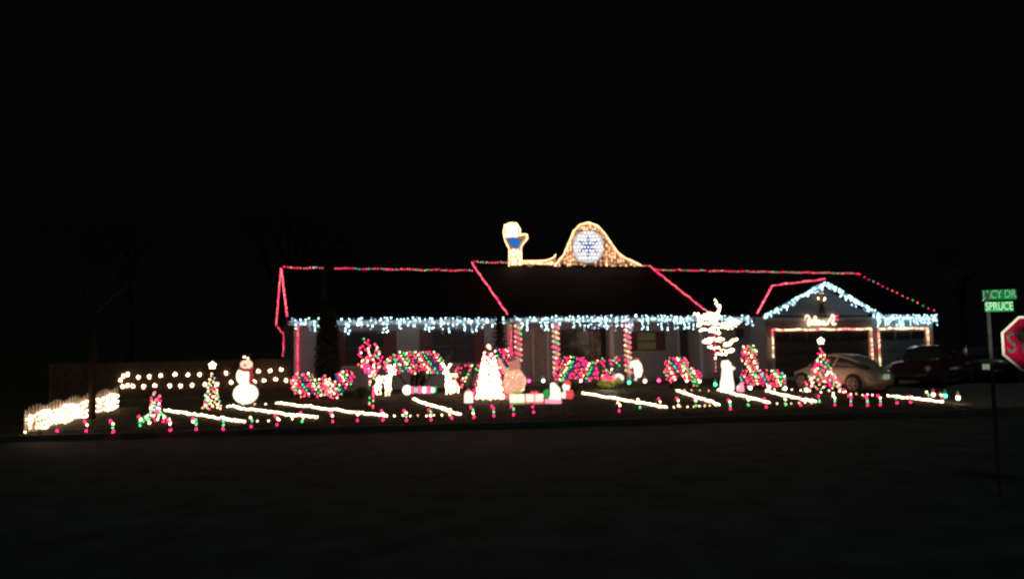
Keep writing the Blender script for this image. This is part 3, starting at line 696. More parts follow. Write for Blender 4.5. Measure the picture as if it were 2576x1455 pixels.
# path lights with bigger bulbs
PL = [(1331, 957, 'red'), (1367, 957, 'cool2'), (1462, 957, 'pink'), (1517, 957, 'pink'), (1545, 958, 'cool2'), (1583, 961, 'green'), (1623, 958, 'warm'), (1658, 956, 'red'), (1694, 955, 'red'), (1728, 956, 'cool2'), (1761, 957, 'warm'), (1800, 966, 'green'),
      (1888, 975, 'cool2'), (1935, 973, 'pink'), (1976, 976, 'cool2'), (2030, 980, 'warm'), (2349, 992, 'pink'), (2379, 995, 'green'), (2411, 1000, 'warm'), (1860, 983, 'warm')]
PL.pop()
gm = {'red': glow('path_red', (1, .03, .14), 14), 'pink': glow('path_pink', (1, .30, .30), 12), 'cool2': glow('path_pale_green', (.6, .95, .62), 10), 'green': glow('path_green', (.05, .85, .35), 9), 'warm': glow('path_warm', (1, .60, .32), 14)}
fr = {'red': (.5, .02, .08), 'pink': (.5, .1, .1), 'cool2': (.25, .3, .27), 'green': (.04, .25, .12), 'warm': (.5, .28, .14)}
wd = {'red': 'red', 'pink': 'pale red', 'cool2': 'pale green', 'green': 'bright green', 'warm': 'warm orange'}
for i, (x, y, c) in enumerate(PL):
    P = G(x, y + 16)
    t = thing('path_light', '%s path light from the left, %s, in the back row before the house' % (ORD[i], wd[c]), 'path light', P, 'path lights before the house')
    q = P + Vector((0, 0, 16 * mpp(P)))
    MB().tube([P - Vector((0, 0, .06)), q - Vector((0, 0, .05))], .008, 5).build('stake', metal, t)
    MB().ball(q, (.055, .055, .06), 10, 7).build('globe', gm[c], t, True)
    MB().lathe(q, [(.04, .05), (.05, .07), (.035, .13), (.015, .19)], 10).build('frosted_cap', mat('cap_' + c, fr[c], .5, emit=fr[c], es=.45), t, True)

# ------------------------------------------------------------------ cone trees
def conetree(P, h, r, label, pal, n, star=True, legs=(), stepz=None, s=1.0, dense=False, cat='light tree', spread=1.0, starsz=.085, blunt=0, power=1.0, flare=False):
    t = thing('cone_light_tree', label, cat, P, 'cone shaped light trees on the lawn'); o = woff(t)
    MB().tube([P, P + Vector((0, 0, h))], .014, 6).build('pole', metal, t)
    for q in range(8):
        a = q * math.pi / 4; MB().tube([P + Vector((r * math.cos(a), r * math.sin(a), .02)), P + Vector((r * .42 * math.cos(a) * spread, r * .42 * math.sin(a) * spread, h * .45)), P + Vector((.02 * math.cos(a), .02 * math.sin(a), h))], .006, 4).build('frame_wire', wire, t)
    b = MB().tube([P + Vector((r * math.cos(a), r * math.sin(a), .02)) for a in [i * math.pi / 10 for i in range(21)]], .007, 4); b.build('base_ring', wire, t)
    for i in range(n):
        f = (i + .5) / n; f = 1 - math.sqrt(1 - f) if not dense else 1 - math.sqrt(1 - f)
        z = h * f * .97 + .02; prof = (1 - f); rr = r * (blunt + (1 - blunt) * prof ** power * (.9 + .1 * math.sin(f * 40))) * (1 if spread == 1 else (prof ** 1.7 + .12)) + .015
        if flare: rr = .11 + (r - .11) * max(0, 1 - f / .34) ** 1.15
        a = i * 2.399963
        bulb(t, pick(pal), P + Vector((rr * math.cos(a), rr * math.sin(a), z)), s * random.uniform(.85, 1.15), o)
    if star:
        c = P + Vector((0, 0, h + starsz * .9)); pts = []
        for i in range(10):
            a = math.pi / 2 + i * math.pi / 5; q = starsz * .85 if i % 2 == 0 else starsz * .6; pts.append(c + Vector((q * math.cos(a), -.02, q * math.sin(a))))
        MB().prism(pts, (0, .04, 0)).build('star', glow('star_lit', (1, .8, .58), 6), t)
    return t
P = G(390, 1064); conetree(P, 84 * mpp(P), 40 * mpp(P), 'narrow light tree with wide flared foot near the left picket fence', [('red', 3), ('warm', 4), ('pink', 2), ('green', 2), ('teal', 1)], 58, star=False, flare=True, s=1.15)
P = G(533, 1030); conetree(P, 100 * mpp(P), 22 * mpp(P), 'slim light tree with star left of the snowman', [('warm', 6), ('red', 1.2), ('green', 1.2), ('soft', 2.4), ('teal', .5)], 58, starsz=.14)
P = G(2071, 988); conetree(P, 120 * mpp(P), 54 * mpp(P), 'large multicoloured light tree with star before the wide garage', [('red', 4), ('pink', 2), ('warm', 4), ('green', 2.4), ('teal', 1), ('blue', .5)], 115, starsz=.15, s=1.15, power=1.3)
P = G(1232, 1003); k = mpp(P)
t = conetree(P, 122 * k, 34 * k, 'dense blazing white light tree left of the round figure', [('rope', 8), ('warm', 3), ('pink', .6)], 280, star=False, s=1.3, blunt=.32)
c = P + Vector((0, 0, 130 * k)); MB().tube([c + Vector((-.05, 0, .06)), c + Vector((0, 0, 0)), c + Vector((.05, 0, -.08))], [.05, .06, .03], 8).build('topper', glow('topper_lit', (1, .55, .33), 4), t, True)
nt_ = thing('light_string', 'red light string round the foot of the blazing white tree', 'light string', P + Vector((0, 0, .05)), 'strings of lights on yard trees'); o = woff(nt_)
for i in range(110):
    a = i * 2.4; f = (i / 110) ** 1.6; rr = 45 * k * (1 - f * .75); bulb(nt_, pick([('red', 6), ('pink', 4), ('green', 1)]), P + Vector((rr * math.cos(a), rr * .6 * math.sin(a) - .1, .04 + f * 115 * k)), .95, o)

# ------------------------------------------------------------------ snowman
P = G(618, 1016); k = mpp(P); t = thing('snowman', 'glowing white snowman with dark hat and red scarf on the left lawn', 'snowman', P)
def sph(name, x, y, rx, ry, m, par=t, dY=0): return MB().ball(at(x, y, P.y + dY), (rx * k, rx * k, ry * k), 20, 14).build(name, m, par, True)
snow_m = glow('snowman_lit', (1.0, .84, .64), 1.6)
sph('body', 618, 989, 30, 26, snow_m); sph('torso', 614, 945, 19, 23, snow_m); hd_ = sph('head', 620, 916, 15, 12, glow('snowman_head_lit', (1.0, .66, .46), 1.3))
hat_m = mat('hat_felt', (.03, .03, .03), .8)
MB().lathe(at(620, 905, P.y), [(21 * k, 0), (21 * k, 2 * k), (12 * k, 2.2 * k), (12 * k, 14 * k), (11 * k, 15 * k)], 18).build('hat', hat_m, t, True)
for x, y in ((614, 899), (624, 903)): bulb(t, 'warm', at(x, y - 2, P.y - .22), 1.4)
scarf_m = glow('scarf_lit', (.45, .05, .05), .75)
MB().tube([at(x, y, P.y + q) for x, y, q in ((603, 926, -.12), (614, 930, -.22), (628, 930, -.2), (636, 926, 0), (620, 924, .2), (603, 926, -.12))], .05, 8).build('scarf', scarf_m, t, True)
MB().tube([at(x, y, P.y - .3) for x, y in ((630, 930), (633, 945), (631, 958), (636, 966))], [.05, .07, .07, .06], 6).build('scarf_tail', scarf_m, t, True)
MB().tube([at(x, y, P.y) for x, y in ((603, 935), (588, 928), (578, 920))], [.025, .02, .012], 5).tube([at(x, y, P.y) for x, y in ((588, 928), (582, 932))], .01, 4).build('stick_arm', bark, t)
MB().tube([at(x, y, P.y) for x, y in ((632, 935), (644, 924), (652, 916))], [.025, .02, .012], 5).build('stick_arm', bark, t)
MB().tube([at(618, 918, P.y - .2), at(610, 920, P.y - .36)], [.035, .005], 6).build('nose', mat('carrot', (.6, .2, .04), .6), hd_)
for x in (614, 624): MB().ball(at(x, 913, P.y - 15 * k), .018, 8, 6).build('eye', black, hd_)

# ------------------------------------------------------------------ reindeer of warm lights
def deer(base, h, yaw, label, look=0):
    P = G(*base); t = thing('lit_reindeer', label, 'reindeer', P, 'warm white wire reindeer'); o = woff(t)
    M = Matrix.Translation(P) @ Matrix.Rotation(yaw, 4, 'Z') @ Matrix.Scale(h, 4); c = [0]
    def seg(name, pts, r, step=.045, wrap=None):
        W = [M @ Vector(p) for p in pts]; rs = r if isinstance(r, list) else [r] * len(pts)
        MB().tube(W, [max(.008, q * h * .9) for q in rs], 7).build(name, tan_board if rs[0] > .03 else wire, t)
        for i, p in enumerate(walk(W, step)):
            f = min(.999, i * step / max(.01, sum((b_ - a).length for a, b_ in zip(W, W[1:])))); rr = rs[min(len(rs) - 1, int(f * len(rs)))] * h + .012
            for q in range(1 if rr < .03 else 3):
                if c[0] > 290: return
                a = random.uniform(0, 6.28); d = Vector((math.cos(a) * rr * .8, -abs(math.sin(a)) * rr, math.sin(a * 1.7) * rr)); bulb(t, 'rope', p + d, .9, o); c[0] += 1
    seg('body', [(-.30, 0, .50), (-.15, 0, .54), (.08, 0, .54), (.22, 0, .56)], [.09, .125, .12, .11])
    seg('neck', [(.20, 0, .58), (.30, 0, .72), (.34, 0, .80)], [.075, .055, .05])
    seg('head', [(.32, 0, .83), (.42, 0, .80), (.50, 0, .76)], [.065, .05, .03])
    for sy in (-1, 1):
        seg('leg', [(.18, sy * .08, .48), (.20, sy * .08, .25), (.18, sy * .08, .0)], [.045, .025, .018])
        seg('leg', [(-.26, sy * .08, .46), (-.32, sy * .08, .26), (-.28, sy * .08, .0)], [.055, .025, .018])
        seg('antler', [(.33, sy * .03, .88), (.30, sy * .14, .98), (.33, sy * .17, 1.08)], .012)
        seg('antler', [(.30, sy * .12, .96), (.38, sy * .14, 1.03)], .01)
    seg('tail', [(-.31, 0, .54), (-.36, 0, .60)], [.02, .015])
deer((967, 993), .98, R(-35), 'warm white lit reindeer standing right of the small teardrop tree')
deer((1137, 989), 1.0, R(-118), 'warm white lit reindeer facing the street right of the glowing balls')

# row of glowing balls
P = G(1056, 992); k = mpp(P); t = thing('glowing_ball_row', 'low row of glowing white, pink and green balls between the reindeer', 'ornament', P)
for x, r_, c in ((1024, 12, 'w'), (1038, 9, 'p'), (1047, 7, 'g'), (1056, 9.5, 'p'), (1068, 8.5, 'y'), (1079, 9.5, 'p'), (1087, 7, 'y')):
    MB().ball(at(x, 980, P.y), (r_ * k * .95, r_ * k, r_ * k), 14, 10).build('ball', {'w': glow('ball_white', (1, .84, .68), 2.5), 'p': glow('ball_pink', (1, .12, .30), 1.5), 'g': glow('ball_green', (.1, .8, .3), 1.2), 'y': glow('ball_cream', (1, .85, .6), 1.9)}[c], t, True)
MB().prism([at(x, y, P.y) for x, y in ((1090, 974), (1098, 970), (1096, 988), (1089, 987))], (0, .04, 0)).build('bow', glow('ball_green2', (.03, .7, .35), 1.0), t)
MB().tube([at(1018, 990.5, P.y), at(1094, 989.5, P.y)], .02, 6).build('base_rail', wire, t)
# dark leaf ball added for the round shade beneath the umbrella bush
P = G(1052, 986); t = thing('shade_leaf_ball', 'round dark leaf ball in place of shade below the arch of lights', 'bush', P); P = P + Vector((0, .5, 0)); fb = MB(); leafcloud(fb, at(1052, 955, P.y), (.3, .25, .3), 900, .05, .3); fb.build('foliage', leaf, t, kind='stuff'); MB().tube([P - Vector((0, 0, .1)), at(1052, 955, P.y)], .03, 6).build('stem', bark, t)

# ------------------------------------------------------------------ round figure with gifts, blow-mould pieces
P = G(1295, 1004); k = mpp(P); t = thing('round_figure', 'rosy glowing round-bellied standing figure with pointed hood left of the porch', 'inflatable figure', P)
skin = glow('figure_cloth_lit', (1, .44, .29), .92); skin2 = glow('figure_cloth_dim', (.88, .32, .25), .62); glo2 = glow('figure_arm_lit', (1, .66, .42), 1.05)
def mb_sk(prof, cx, name, m):
    pts = [at(cx + dx, y, P.y) for dx, y, r_ in prof]; return MB().tube(pts, [max(.01, r_ * k) for _, _, r_ in prof], 18).build(name, m, t, True)
mb_sk([(0, 990, 14), (-1, 982, 24), (0, 965, 28), (1, 948, 27), (0, 935, 20), (-1, 929, 14)], 1293, 'body', skin)
mb_sk([(0, 934, 10), (-1, 924, 15), (-3, 912, 14), (-4, 903, 9)], 1296, 'head', skin2)
mb_sk([(0, 906, 12), (-2, 899, 9), (2, 893, 4)], 1292, 'hood', glow('hood_lit', (.65, .13, .11), .42))
mb_sk([(0, 938, 5), (8, 952, 7), (8, 966, 6), (-2, 974, 5)], 1309, 'arm', glo2)
mb_sk([(2, 940, 6), (-10, 928, 6), (-19, 912, 5), (-22, 902, 4)], 1278, 'arm', skin)
for dx in (-9, 9): mb_sk([(dx, 988, 9), (dx, 1000, 8), (dx, 1004, 10)], 1291, 'leg', skin2)
o = woff(t)
for i in range(75):
    a = random.uniform(-1.35, 1.35); zz = random.uniform(-.85, .85); cc = at(1294, 960, P.y); bulb(t, 'soft' if random.random() < .85 else 'warm', cc + Vector((math.sin(a) * 29 * k * math.sqrt(1 - zz * zz), -math.cos(a) * 29 * k * math.sqrt(1 - zz * zz), zz * 32 * k)), .62, o)
def gift(x0, x1, y0, y1, label, bowc, m):
    P = G((x0 + x1) / 2, y1); k = mpp(P); c = at((x0 + x1) / 2, (y0 + y1) / 2, P.y); w_ = (x1 - x0) * k; h_ = (y1 - y0) * k
    t = thing('gift_box', label, 'gift box', P, 'glowing gift boxes'); MB().box((c.x, c.y, P.z + h_ / 2), (w_, w_ * .7, h_)).build('box', m, t)
    MB().box((c.x, c.y, P.z + h_ / 2), (w_ * .06, w_ * .7 + .01, h_ + .01)).box((c.x, c.y, P.z + .03), (w_ + .012, w_ * .7 + .012, .05)).build('ribbon', glow('ribbon_' + bowc, {'green': (.12, .5, .14), 'red': (1, .10, .16)}[bowc], 1.0), t)
    for s_ in (-1, 1): MB().ball((c.x + s_ * .06, c.y, P.z + h_ + .05), (.07, .04, .05), 10, 6).build('bow_loop', MATS['ribbon_' + bowc], t, True)
gift(1283, 1319, 992, 1014, 'glowing cream gift box with green bow in front of the round figure', 'green', glow('gift_cream', (1, .66, .42), 2.2))
gift(1323, 1366, 991, 1013, 'glowing cream and pink gift box with red ribbon', 'red', glow('gift_pink', (1, .52, .42), 1.9))
def mould(base, prof, label, parts, name, cat='lawn ornament', group='glowing plastic lawn figures'):
    P = G(*base); k = mpp(P); t = thing(name, label, cat, P, group)
    for nm, m, pr in parts:
        MB().tube([at(base[0] + dx, y, P.y) for dx, y, r_ in pr], [max(.008, r_ * k) for dx, y, r_ in pr], 16).build(nm, m, t, True)
    return t
WP = white_plastic; RP_ = glow('red_plastic_lit', (1, .09, .10), .9); PK = glow('pink_plastic_lit', (1, .30, .42), 1.4); GL = glow('green_plastic_lit', (.07, .45, .12), .7)
mould((1179, 1012), None, 'short glowing white candle figure with red tip left of the blazing tree', [('body', WP, [(0, 1012, 11), (0, 1000, 11), (0, 990, 10.5), (0, 984, 8), (0, 981, 3)]), ('flame', RP_, [(0, 983, 6), (0, 979, 4), (1, 975, 1)])], 'plastic_candle')
mould((1378, 1013), None, 'small dim green ornament ball beside the white pointed figure', [('stand', PK, [(0, 1013, 8), (0, 1003, 7)]), ('ball', GL, [(-1, 1001, 4), (-1, 996, 10), (-1, 989, 12), (-1, 982, 9), (-1, 978, 3)])], 'ornament_ball')
mould((1396, 1013), None, 'glowing white pointed figure on a pink base right of the gift boxes', [('base', PK, [(0, 1013, 17), (0, 1006, 16), (0, 1003, 13)]), ('body', WP, [(0, 1003, 15), (1, 990, 15), (0, 978, 12), (-5, 968, 8), (-7, 962, 4)])], 'pointed_figure')
t = mould((1428, 1002), None, 'small red and white glowing lawn figure below the slanting bush lights', [('body', RP_, [(0, 1001, 12), (3, 990, 13), (3, 980, 10)]), ('head', WP, [(-3, 982, 6), (-4, 972, 10), (-3, 965, 7)]), ('hat', RP_, [(0, 967, 9), (0, 960, 7), (-1, 955, 3)]), ('belly', WP, [(-5, 1000, 10), (-5, 990, 10), (-5, 984, 7)])], 'small_lawn_figure')
Pq = at(1598, 968, H(13.7, -.35, 0).y)
t = thing('curved_goose_figure', 'glowing white curved bird-like figure against the right porch post', 'lawn ornament', Vector((Pq.x, Pq.y, zg(Pq.x, Pq.y))), 'glowing plastic lawn figures'); k = mpp(Pq)
MB().tube([at(x, y, Pq.y) for x, y in ((1588, 922), (1592, 914), (1600, 911), (1604, 920), (1606, 932), (1604, 944), (1598, 955))], [r_ * k for r_ in (3, 8, 10, 11, 11, 9, 5)], 14).build('body', WP, t, True)
MB().tube([at(x, y, Pq.y) for x, y in ((1594, 908), (1602, 905), (1609, 911))], [r_ * k for r_ in (4, 6, 3)], 10).build('cap', RP_, t, True)
MB().tube([at(1600, 952, Pq.y), Vector((Pq.x, Pq.y, zg(Pq.x, Pq.y)))], .02, 6).build('stake', metal, t)
mould((1829, 985), None, 'tall glowing white column figure with hat right of the branching tree', [('body', WP, [(0, 985, 14), (0, 975, 18), (0, 962, 17), (0, 948, 14), (0, 930, 13)]), ('head', WP, [(-1, 931, 10), (-1, 922, 13), (-2, 914, 11)]), ('hat', WP, [(-2, 918, 14), (-4, 912, 11), (-5, 906, 8)]), ('arm', WP, [(8, 930, 5), (16, 924, 4), (20, 927, 2)])], 'column_figure')
mould((1861, 984), None, 'small glowing pink and white pointed ornament beside the column figure', [('body', PK, [(2, 984, 9), (2, 976, 9), (4, 968, 6), (6, 960, 2)]), ('face', WP, [(-3, 980, 5), (-1, 972, 6), (2, 966, 3)])], 'pointed_ornament')

# ------------------------------------------------------------------ cars
def car(P, head, paint, label, beetle, sc_=1.0, name='parked_car', plate_rear=True, rimm=None):
    t = thing(name, label, 'car', P, 'cars on the driveway')
    M = Matrix.Translation(P) @ Matrix.Rotation(head, 4, 'Z') @ Matrix.Scale(sc_, 4)
    def B(mb, nm, m, par=None, smooth=True): return mb.build(nm, m, par or t, smooth, M=M)
    if beetle:
        body = [(-2.03, .50, .32, .55), (-1.98, .66, .25, .72), (-1.75, .74, .22, .86), (-1.3, .80, .2, .98), (-.6, .80, .2, 1.0), (.3, .80, .2, 1.0), (.8, .80, .2, .99), (1.3, .74, .2, .93), (1.75, .66, .22, .80), (1.98, .52, .27, .64), (2.04, .38, .33, .52)]
        cab = [(-1.72, .52, .30, .86, .90), (-1.45, .66, .44, .92, 1.10), (-1.0, .72, .55, .98, 1.33), (-.5, .74, .58, .99, 1.46), (0, .74, .58, .99, 1.50), (.45, .73, .57, .99, 1.44), (.85, .70, .50, .97, 1.22), (1.15, .64, .42, .94, .98)]
        wx, wr, hub = (-1.25, 1.27), .33, .82
    else:
        body = [(-2.35, .70, .38, .62), (-2.30, .84, .28, .92), (-1.9, .90, .22, 1.02), (-1.0, .92, .2, 1.02), (0, .92, .2, 1.0), (.9, .92, .2, .97), (1.6, .90, .2, .90), (2.15, .86, .24, .80), (2.32, .74, .30, .66), (2.36, .62, .36, .55)]
        cab = [(-1.7, .74, .60, .98, 1.02), (-1.15, .80, .62, 1.0, 1.40), (-.5, .82, .64, 1.0, 1.47), (.1, .82, .64, 1.0, 1.46), (.5, .80, .62, .98, 1.38), (1.15, .76, .62, .96, 1.0)]
        wx, wr, hub = (-1.4, 1.45), .34, .90
    def loft(rows):
        mb = MB(); n = len(rows[0])
        for r_ in rows: mb.v += [Vector(q) for q in r_]
        for i in range(len(rows) - 1):
            for j in range(n): mb.f.append((i * n + j, i * n + (j + 1) % n, (i + 1) * n + (j + 1) % n, (i + 1) * n + j))
        mb.f.append(tuple(range(n))[::-1]); mb.f.append(tuple((len(rows) - 1) * n + j for j in range(n))); return mb
    def sec(x, w_, zb, zt):
        h = [(w_ * .85, zb), (w_ * .97, zb + .1), (w_ * 1.0, zb + (zt - zb) * .5), (w_ * .97, zt - .12), (w_ * .86, zt - .03), (w_ * .45, zt + .02)]
        return [(x, y, z) for y, z in h] + [(x, 0, zt + .035)] + [(x, -y, z) for y, z in h[::-1]]
    B(loft([sec(*r_) for r_ in body]), 'body', paint)
    def csec(x, wb, wt, zb, zt):
        h = [(wb, zb - .02), (wt + (wb - wt) * .35, zb + (zt - zb) * .55), (wt, zt - .07 * (zt - zb > .2)), (wt * .6, zt - .01)]
        return [(x, y, z) for y, z in h] + [(x, 0, zt)] + [(x, -y, z) for y, z in h[::-1]]
    B(loft([csec(*r_) for r_ in cab]), 'window_glass', dark_glass)
    rf = MB(); rows = [(x, wt + .012, zt + .012, zb) for x, wb, wt, zb, zt in cab][0 if beetle else 1:(-2 if beetle else -1)]
    n = 7
    for x, wt, zt, zb in rows: rf.v += [Vector((x, wt * q, zt - .07 * (abs(q) == 1) - .012 * (abs(q) > .5))) for q in (-1, -.85, -.4, 0, .4, .85, 1)]
    for i in range(len(rows) - 1):
        for j in range(n - 1): rf.f.append((i * n + j, i * n + j + 1, (i + 1) * n + j + 1, (i + 1) * n + j))
    B(rf, 'roof', paint)
    for sy in (-1, 1):
        top = [Vector((x, sy * (wt + .01), zt - .06)) for x, wb, wt, zb, zt in cab]
        B(MB().tube([Vector((cab[0][0], sy * (cab[0][1] + .01), cab[0][3]))] + top + [Vector((cab[-1][0], sy * cab[-1][1], cab[-1][3]))], .034, 6), 'roof_rail', paint)
        B(MB().tube([(-.25 if beetle else -.3, sy * .76 * (1 if beetle else 1.1), .98), (-.42 if beetle else -.35, sy * (.60 if beetle else .66), 1.40)], .045, 6), 'pillar', paint)
        B(MB().ball((.75, sy * .9, 1.03), (.07, .09, .06), 10, 6), 'mirror', paint)
        B(MB().box((0, sy * (.815 if beetle else .93), .26), (1.7, .03, .12)), 'side_sill', black, smooth=False)
        if not beetle or True:
            B(MB().ball((-.15, sy * (.80 if beetle else .925), .84), (.1, .02, .02), 8, 5), 'handle', metal)
        for x in wx:
            if beetle:
                B(MB().ball((x, sy * .70, .44), (.47, .18, .42), 20, 12), 'fender', paint)
            B(MB().tube([(x, sy * (hub - .02), wr + .02), (x, sy * (hub + .06), wr + .02)], wr + .055, 24), 'wheel_arch', black, smooth=False)
            wh = B(MB().tube([(x, sy * (hub - .14), wr), (x, sy * (hub + .06), wr), (x, sy * (hub + .09), wr)], [wr, wr, wr * .9], 28), 'wheel', black)
            B(MB().tube([(x, sy * (hub + .085), wr), (x, sy * (hub + .10), wr)], wr * .30, 14), 'hub_cap', rimm or metal, wh)
            for q in range(6):
                a = q * math.pi / 3; B(MB().tube([(x + .05 * math.cos(a), sy * (hub + .098), wr + .05 * math.sin(a)), (x + wr * .68 * math.cos(a), sy * (hub + .096), wr + wr * .68 * math.sin(a))], [.04, .055], 5), 'spoke', rimm or metal, wh)
            ring = [(x + wr * .70 * math.cos(a), sy * (hub + .093), wr + wr * .70 * math.sin(a)) for a in [i * math.pi / 12 for i in range(25)]]
            B(MB().tube(ring, .022, 5), 'rim', rimm or metal, wh)
    xe = body[0][0]; xf = body[-1][0]; hw = .55 if beetle else .72
    tl = mat('tail_lamp_glass', (.30, .02, .02), .25); hl = mat('head_lamp_glass', (.55, .55, .5), .15)
    for sy in (-1, 1):
        B(MB().ball((xe + .14, sy * hw, .66 if beetle else .80), (.05, .09, .09), 12, 8), 'tail_lamp', tl)
        B(MB().ball((xf - .18, sy * (hw - .06), .66), (.12, .12, .10), 12, 8), 'head_lamp', hl)
    B(MB().tube([(xe + .22, -hw - .15, .42), (xe - .04, -hw * .7, .42), (xe - .07, 0, .42), (xe - .04, hw * .7, .42), (xe + .22, hw + .15, .42)], .08, 8), 'rear_bumper', paint)
    B(MB().tube([(xf - .25, -hw - .1, .42), (xf + .02, -hw * .6, .40), (xf + .06, 0, .40), (xf + .02, hw * .6, .40), (xf - .25, hw + .1, .42)], .08, 8), 'front_bumper', paint if beetle else metal)
    pm = mat('number_plate', (.75, .80, .68), .4, emit=(.36, .45, .32), es=.45 if plate_rear else .0, noise=.08)  # faint emission stands in for headlamp light thrown back by the plate
    if plate_rear: B(MB().box((xe - .085, 0, .60), (.02, .36, .20)), 'number_plate', pm, smooth=False)
    if not beetle: B(MB().box((xf + .0, 0, .60), (.04, 1.0, .14)), 'grille', black, smooth=False)
    return t
beige = mat('beige_car_paint', (.54, .42, .31), .28, noise=.05, coat=.6)
maroon = mat('maroon_car_paint', (.12, .02, .024), .25, noise=.1, coat=.7)
darkp = mat('charcoal_car_paint', (.012, .013, .014), .3, noise=.1, coat=.5)
rimpaint = mat('wheel_alloy', (.42, .33, .30), .4, noise=.1)
P = at(2117, 975, 27.6); P.z = zg(P.x, P.y) + .012
car(P, R(118), beige, 'beige rounded small car parked before the wide garage door', True, .86, rimm=rimpaint)
P = at(2345, 962, 29.6); P.z = zg(P.x, P.y) + .012
car(P, R(222), maroon, 'dark maroon sedan parked on the right of the driveway', False, 1.0, plate_rear=False)
P = at(2482, 950, 31.5); P.z = zg(P.x, P.y) + .012
car(P, R(60), darkp, 'almost unseen black car with pale number plate at the far right', False, 1.0)

# ------------------------------------------------------------------ stop sign and street name sign
YS = 10.4
def shade_patch(m, P, r0, r1, dark=.12):           # shade painted as a darker patch round a point of the sheeting
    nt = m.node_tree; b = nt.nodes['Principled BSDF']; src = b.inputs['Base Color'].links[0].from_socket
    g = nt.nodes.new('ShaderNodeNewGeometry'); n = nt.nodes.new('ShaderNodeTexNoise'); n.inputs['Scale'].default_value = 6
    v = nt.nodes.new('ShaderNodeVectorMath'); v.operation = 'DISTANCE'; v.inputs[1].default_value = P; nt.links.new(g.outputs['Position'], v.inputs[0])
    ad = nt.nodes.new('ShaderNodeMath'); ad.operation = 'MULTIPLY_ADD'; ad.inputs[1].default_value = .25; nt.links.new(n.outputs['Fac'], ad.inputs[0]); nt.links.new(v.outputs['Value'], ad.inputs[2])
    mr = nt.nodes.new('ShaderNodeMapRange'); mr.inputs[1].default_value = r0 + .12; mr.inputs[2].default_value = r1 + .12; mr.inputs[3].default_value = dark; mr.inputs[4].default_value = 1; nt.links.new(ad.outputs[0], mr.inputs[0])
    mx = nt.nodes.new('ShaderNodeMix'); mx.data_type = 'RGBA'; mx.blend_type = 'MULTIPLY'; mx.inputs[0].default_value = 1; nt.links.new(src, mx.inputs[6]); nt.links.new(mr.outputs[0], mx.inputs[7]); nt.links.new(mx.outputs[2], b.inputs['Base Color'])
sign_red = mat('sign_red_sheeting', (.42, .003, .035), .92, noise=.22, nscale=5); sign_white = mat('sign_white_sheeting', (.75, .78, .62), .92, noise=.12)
let_m = mat('sign_letter_shaded', (.13, .11, .10), .92, noise=.3, nscale=9); sign_green = mat('sign_green_sheeting', (.01, .30, .09), .92, noise=.25, nscale=9)  # STOP letters darkened to sit in the shade painted on the sign
let_g = mat('sign_letter_green', (.55, .85, .58), .92, noise=.25, nscale=20)
c = at(2599, 863, YS); kk = YS / F; rr = 69 * kk / math.cos(R(22.5))
base = Vector((c.x, c.y + .06, zg(c.x, c.y) - .15)) if False else Vector((c.x, c.y + .06, -.56))
t = thing('stop_sign', 'red octagonal stop sign with white border cut by the right edge', 'stop sign', base)
def octo(r_, y0, y1): return MB().prism([Vector((c.x + r_ * math.cos(R(22.5 + 45 * i)), y0, c.z + r_ * math.sin(R(22.5 + 45 * i)))) for i in range(8)], (0, y1 - y0, 0))
yaw = R(-18)
Mz = Matrix.Translation(c) @ Matrix.Rotation(yaw, 4, 'Z') @ Matrix.Translation(-c)
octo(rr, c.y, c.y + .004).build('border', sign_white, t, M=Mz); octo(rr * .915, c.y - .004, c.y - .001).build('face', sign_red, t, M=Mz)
MB().tube([base, (c.x, c.y + .06, c.z + rr)], .03, 8).build('post', metal, t)
def text(body, loc, size, m, parent, yaw=0, name='lettering', ext=.001, wide=1.0):
    cu = bpy.data.curves.new(name, 'FONT'); cu.body = body; cu.size = size; cu.align_x = 'CENTER'; cu.align_y = 'CENTER'; cu.extrude = ext; cu.offset = size * .012
    cu.materials.append(m); o_ = bpy.data.objects.new(name, cu); me_ = bpy.data.meshes.new_from_object(o_); bpy.data.objects.remove(o_); o_ = bpy.data.objects.new(name, me_); sc.collection.objects.link(o_); o_.parent = parent
    o_.location = Vector(loc) - woff(parent); o_.rotation_euler = (R(90), 0, yaw); o_.scale = (wide, 1, 1); return o_
nrm = Vector((math.sin(yaw), -math.cos(yaw), 0))
text('STOP', c + nrm * .008, .40, let_m, t, yaw, wide=.66)
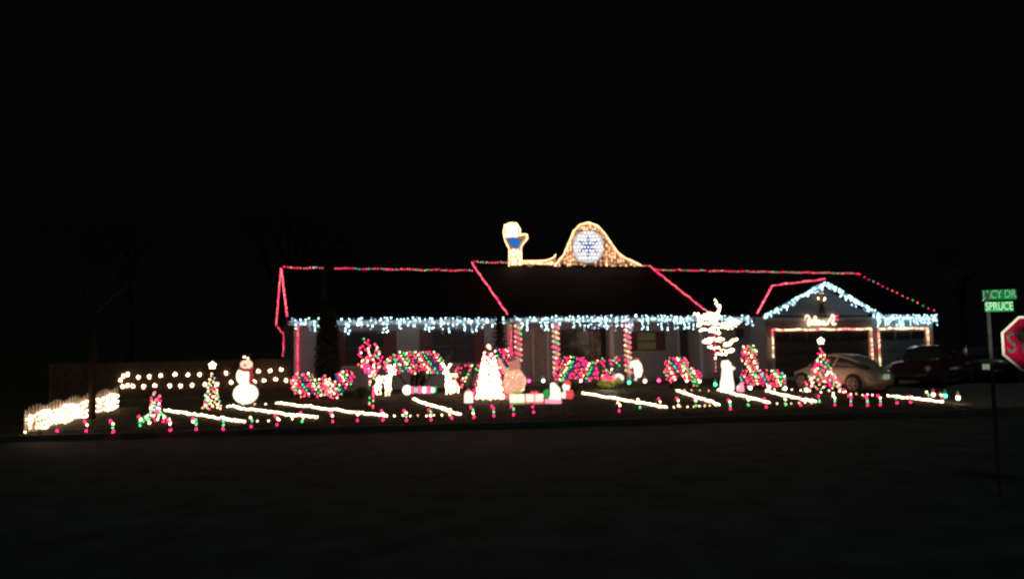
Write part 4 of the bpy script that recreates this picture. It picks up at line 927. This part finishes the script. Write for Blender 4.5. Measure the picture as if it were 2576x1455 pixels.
shade_patch(sign_red, at(2594, 845, YS), .14, .32, .05); shade_patch(let_m, at(2590, 838, YS), .15, .28, .08)
c2 = at(2513, 1209, YS); pz = Vector((c2.x, YS, -.56))
t = thing('street_name_sign', 'pair of green street name blades on a thin post left of the stop sign', 'street sign', pz)
MB().tube([pz, (pz.x - .0, YS, at(2513, 735, YS).z)], .024, 8).build('post', mat('post_paint', (.05, .046, .042), .9), t)
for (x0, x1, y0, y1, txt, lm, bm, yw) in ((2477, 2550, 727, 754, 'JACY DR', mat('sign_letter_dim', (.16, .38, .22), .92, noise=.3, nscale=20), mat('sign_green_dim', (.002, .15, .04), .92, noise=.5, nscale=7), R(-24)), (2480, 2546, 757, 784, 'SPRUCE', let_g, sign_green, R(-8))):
    cc = at((x0 + x1) / 2, (y0 + y1) / 2, YS - .05); w_ = (x1 - x0) * kk; h_ = (y1 - y0) * kk * .93
    Mz = Matrix.Translation(cc) @ Matrix.Rotation(yw, 4, 'Z') @ Matrix.Translation(-cc)
    bl_ = MB().box(cc, (w_, .006, h_)).build('name_blade', bm, t, M=Mz)
    n2 = Vector((math.sin(yw), -math.cos(yw), 0)); text(txt, cc + n2 * .006, h_ * 1.12, lm, bl_, yw, wide=.66)

# ------------------------------------------------------------------ grass
gb = []; gf = []
for i in range(34000):
    x = random.uniform(-15, 20); q = KERB + .2 + random.random() ** 1.3 * 9; y = q + .1 * x
    if -SA * (x - OX) + CA * (y - OY) > -.5: continue
    z = zg(x, y); a = random.uniform(0, 3.14); h = random.uniform(.025, .06); n0 = len(gb)
    gb += [(x, y, z - .005), (x + .016 * math.cos(a), y + .016 * math.sin(a), z - .005), (x + random.gauss(0, .02), y + random.gauss(0, .02), z + h)]; gf.append((n0, n0 + 1, n0 + 2))
me = bpy.data.meshes.new('grass'); me.from_pydata(gb, [], gf); me.materials.append(mat('grass_blade', (.06, .06, .028), .8, noise=.4)); me.update()
go = bpy.data.objects.new('grass', me); sc.collection.objects.link(go); go['kind'] = 'stuff'; go['label'] = 'short dim winter grass covering the lawn'
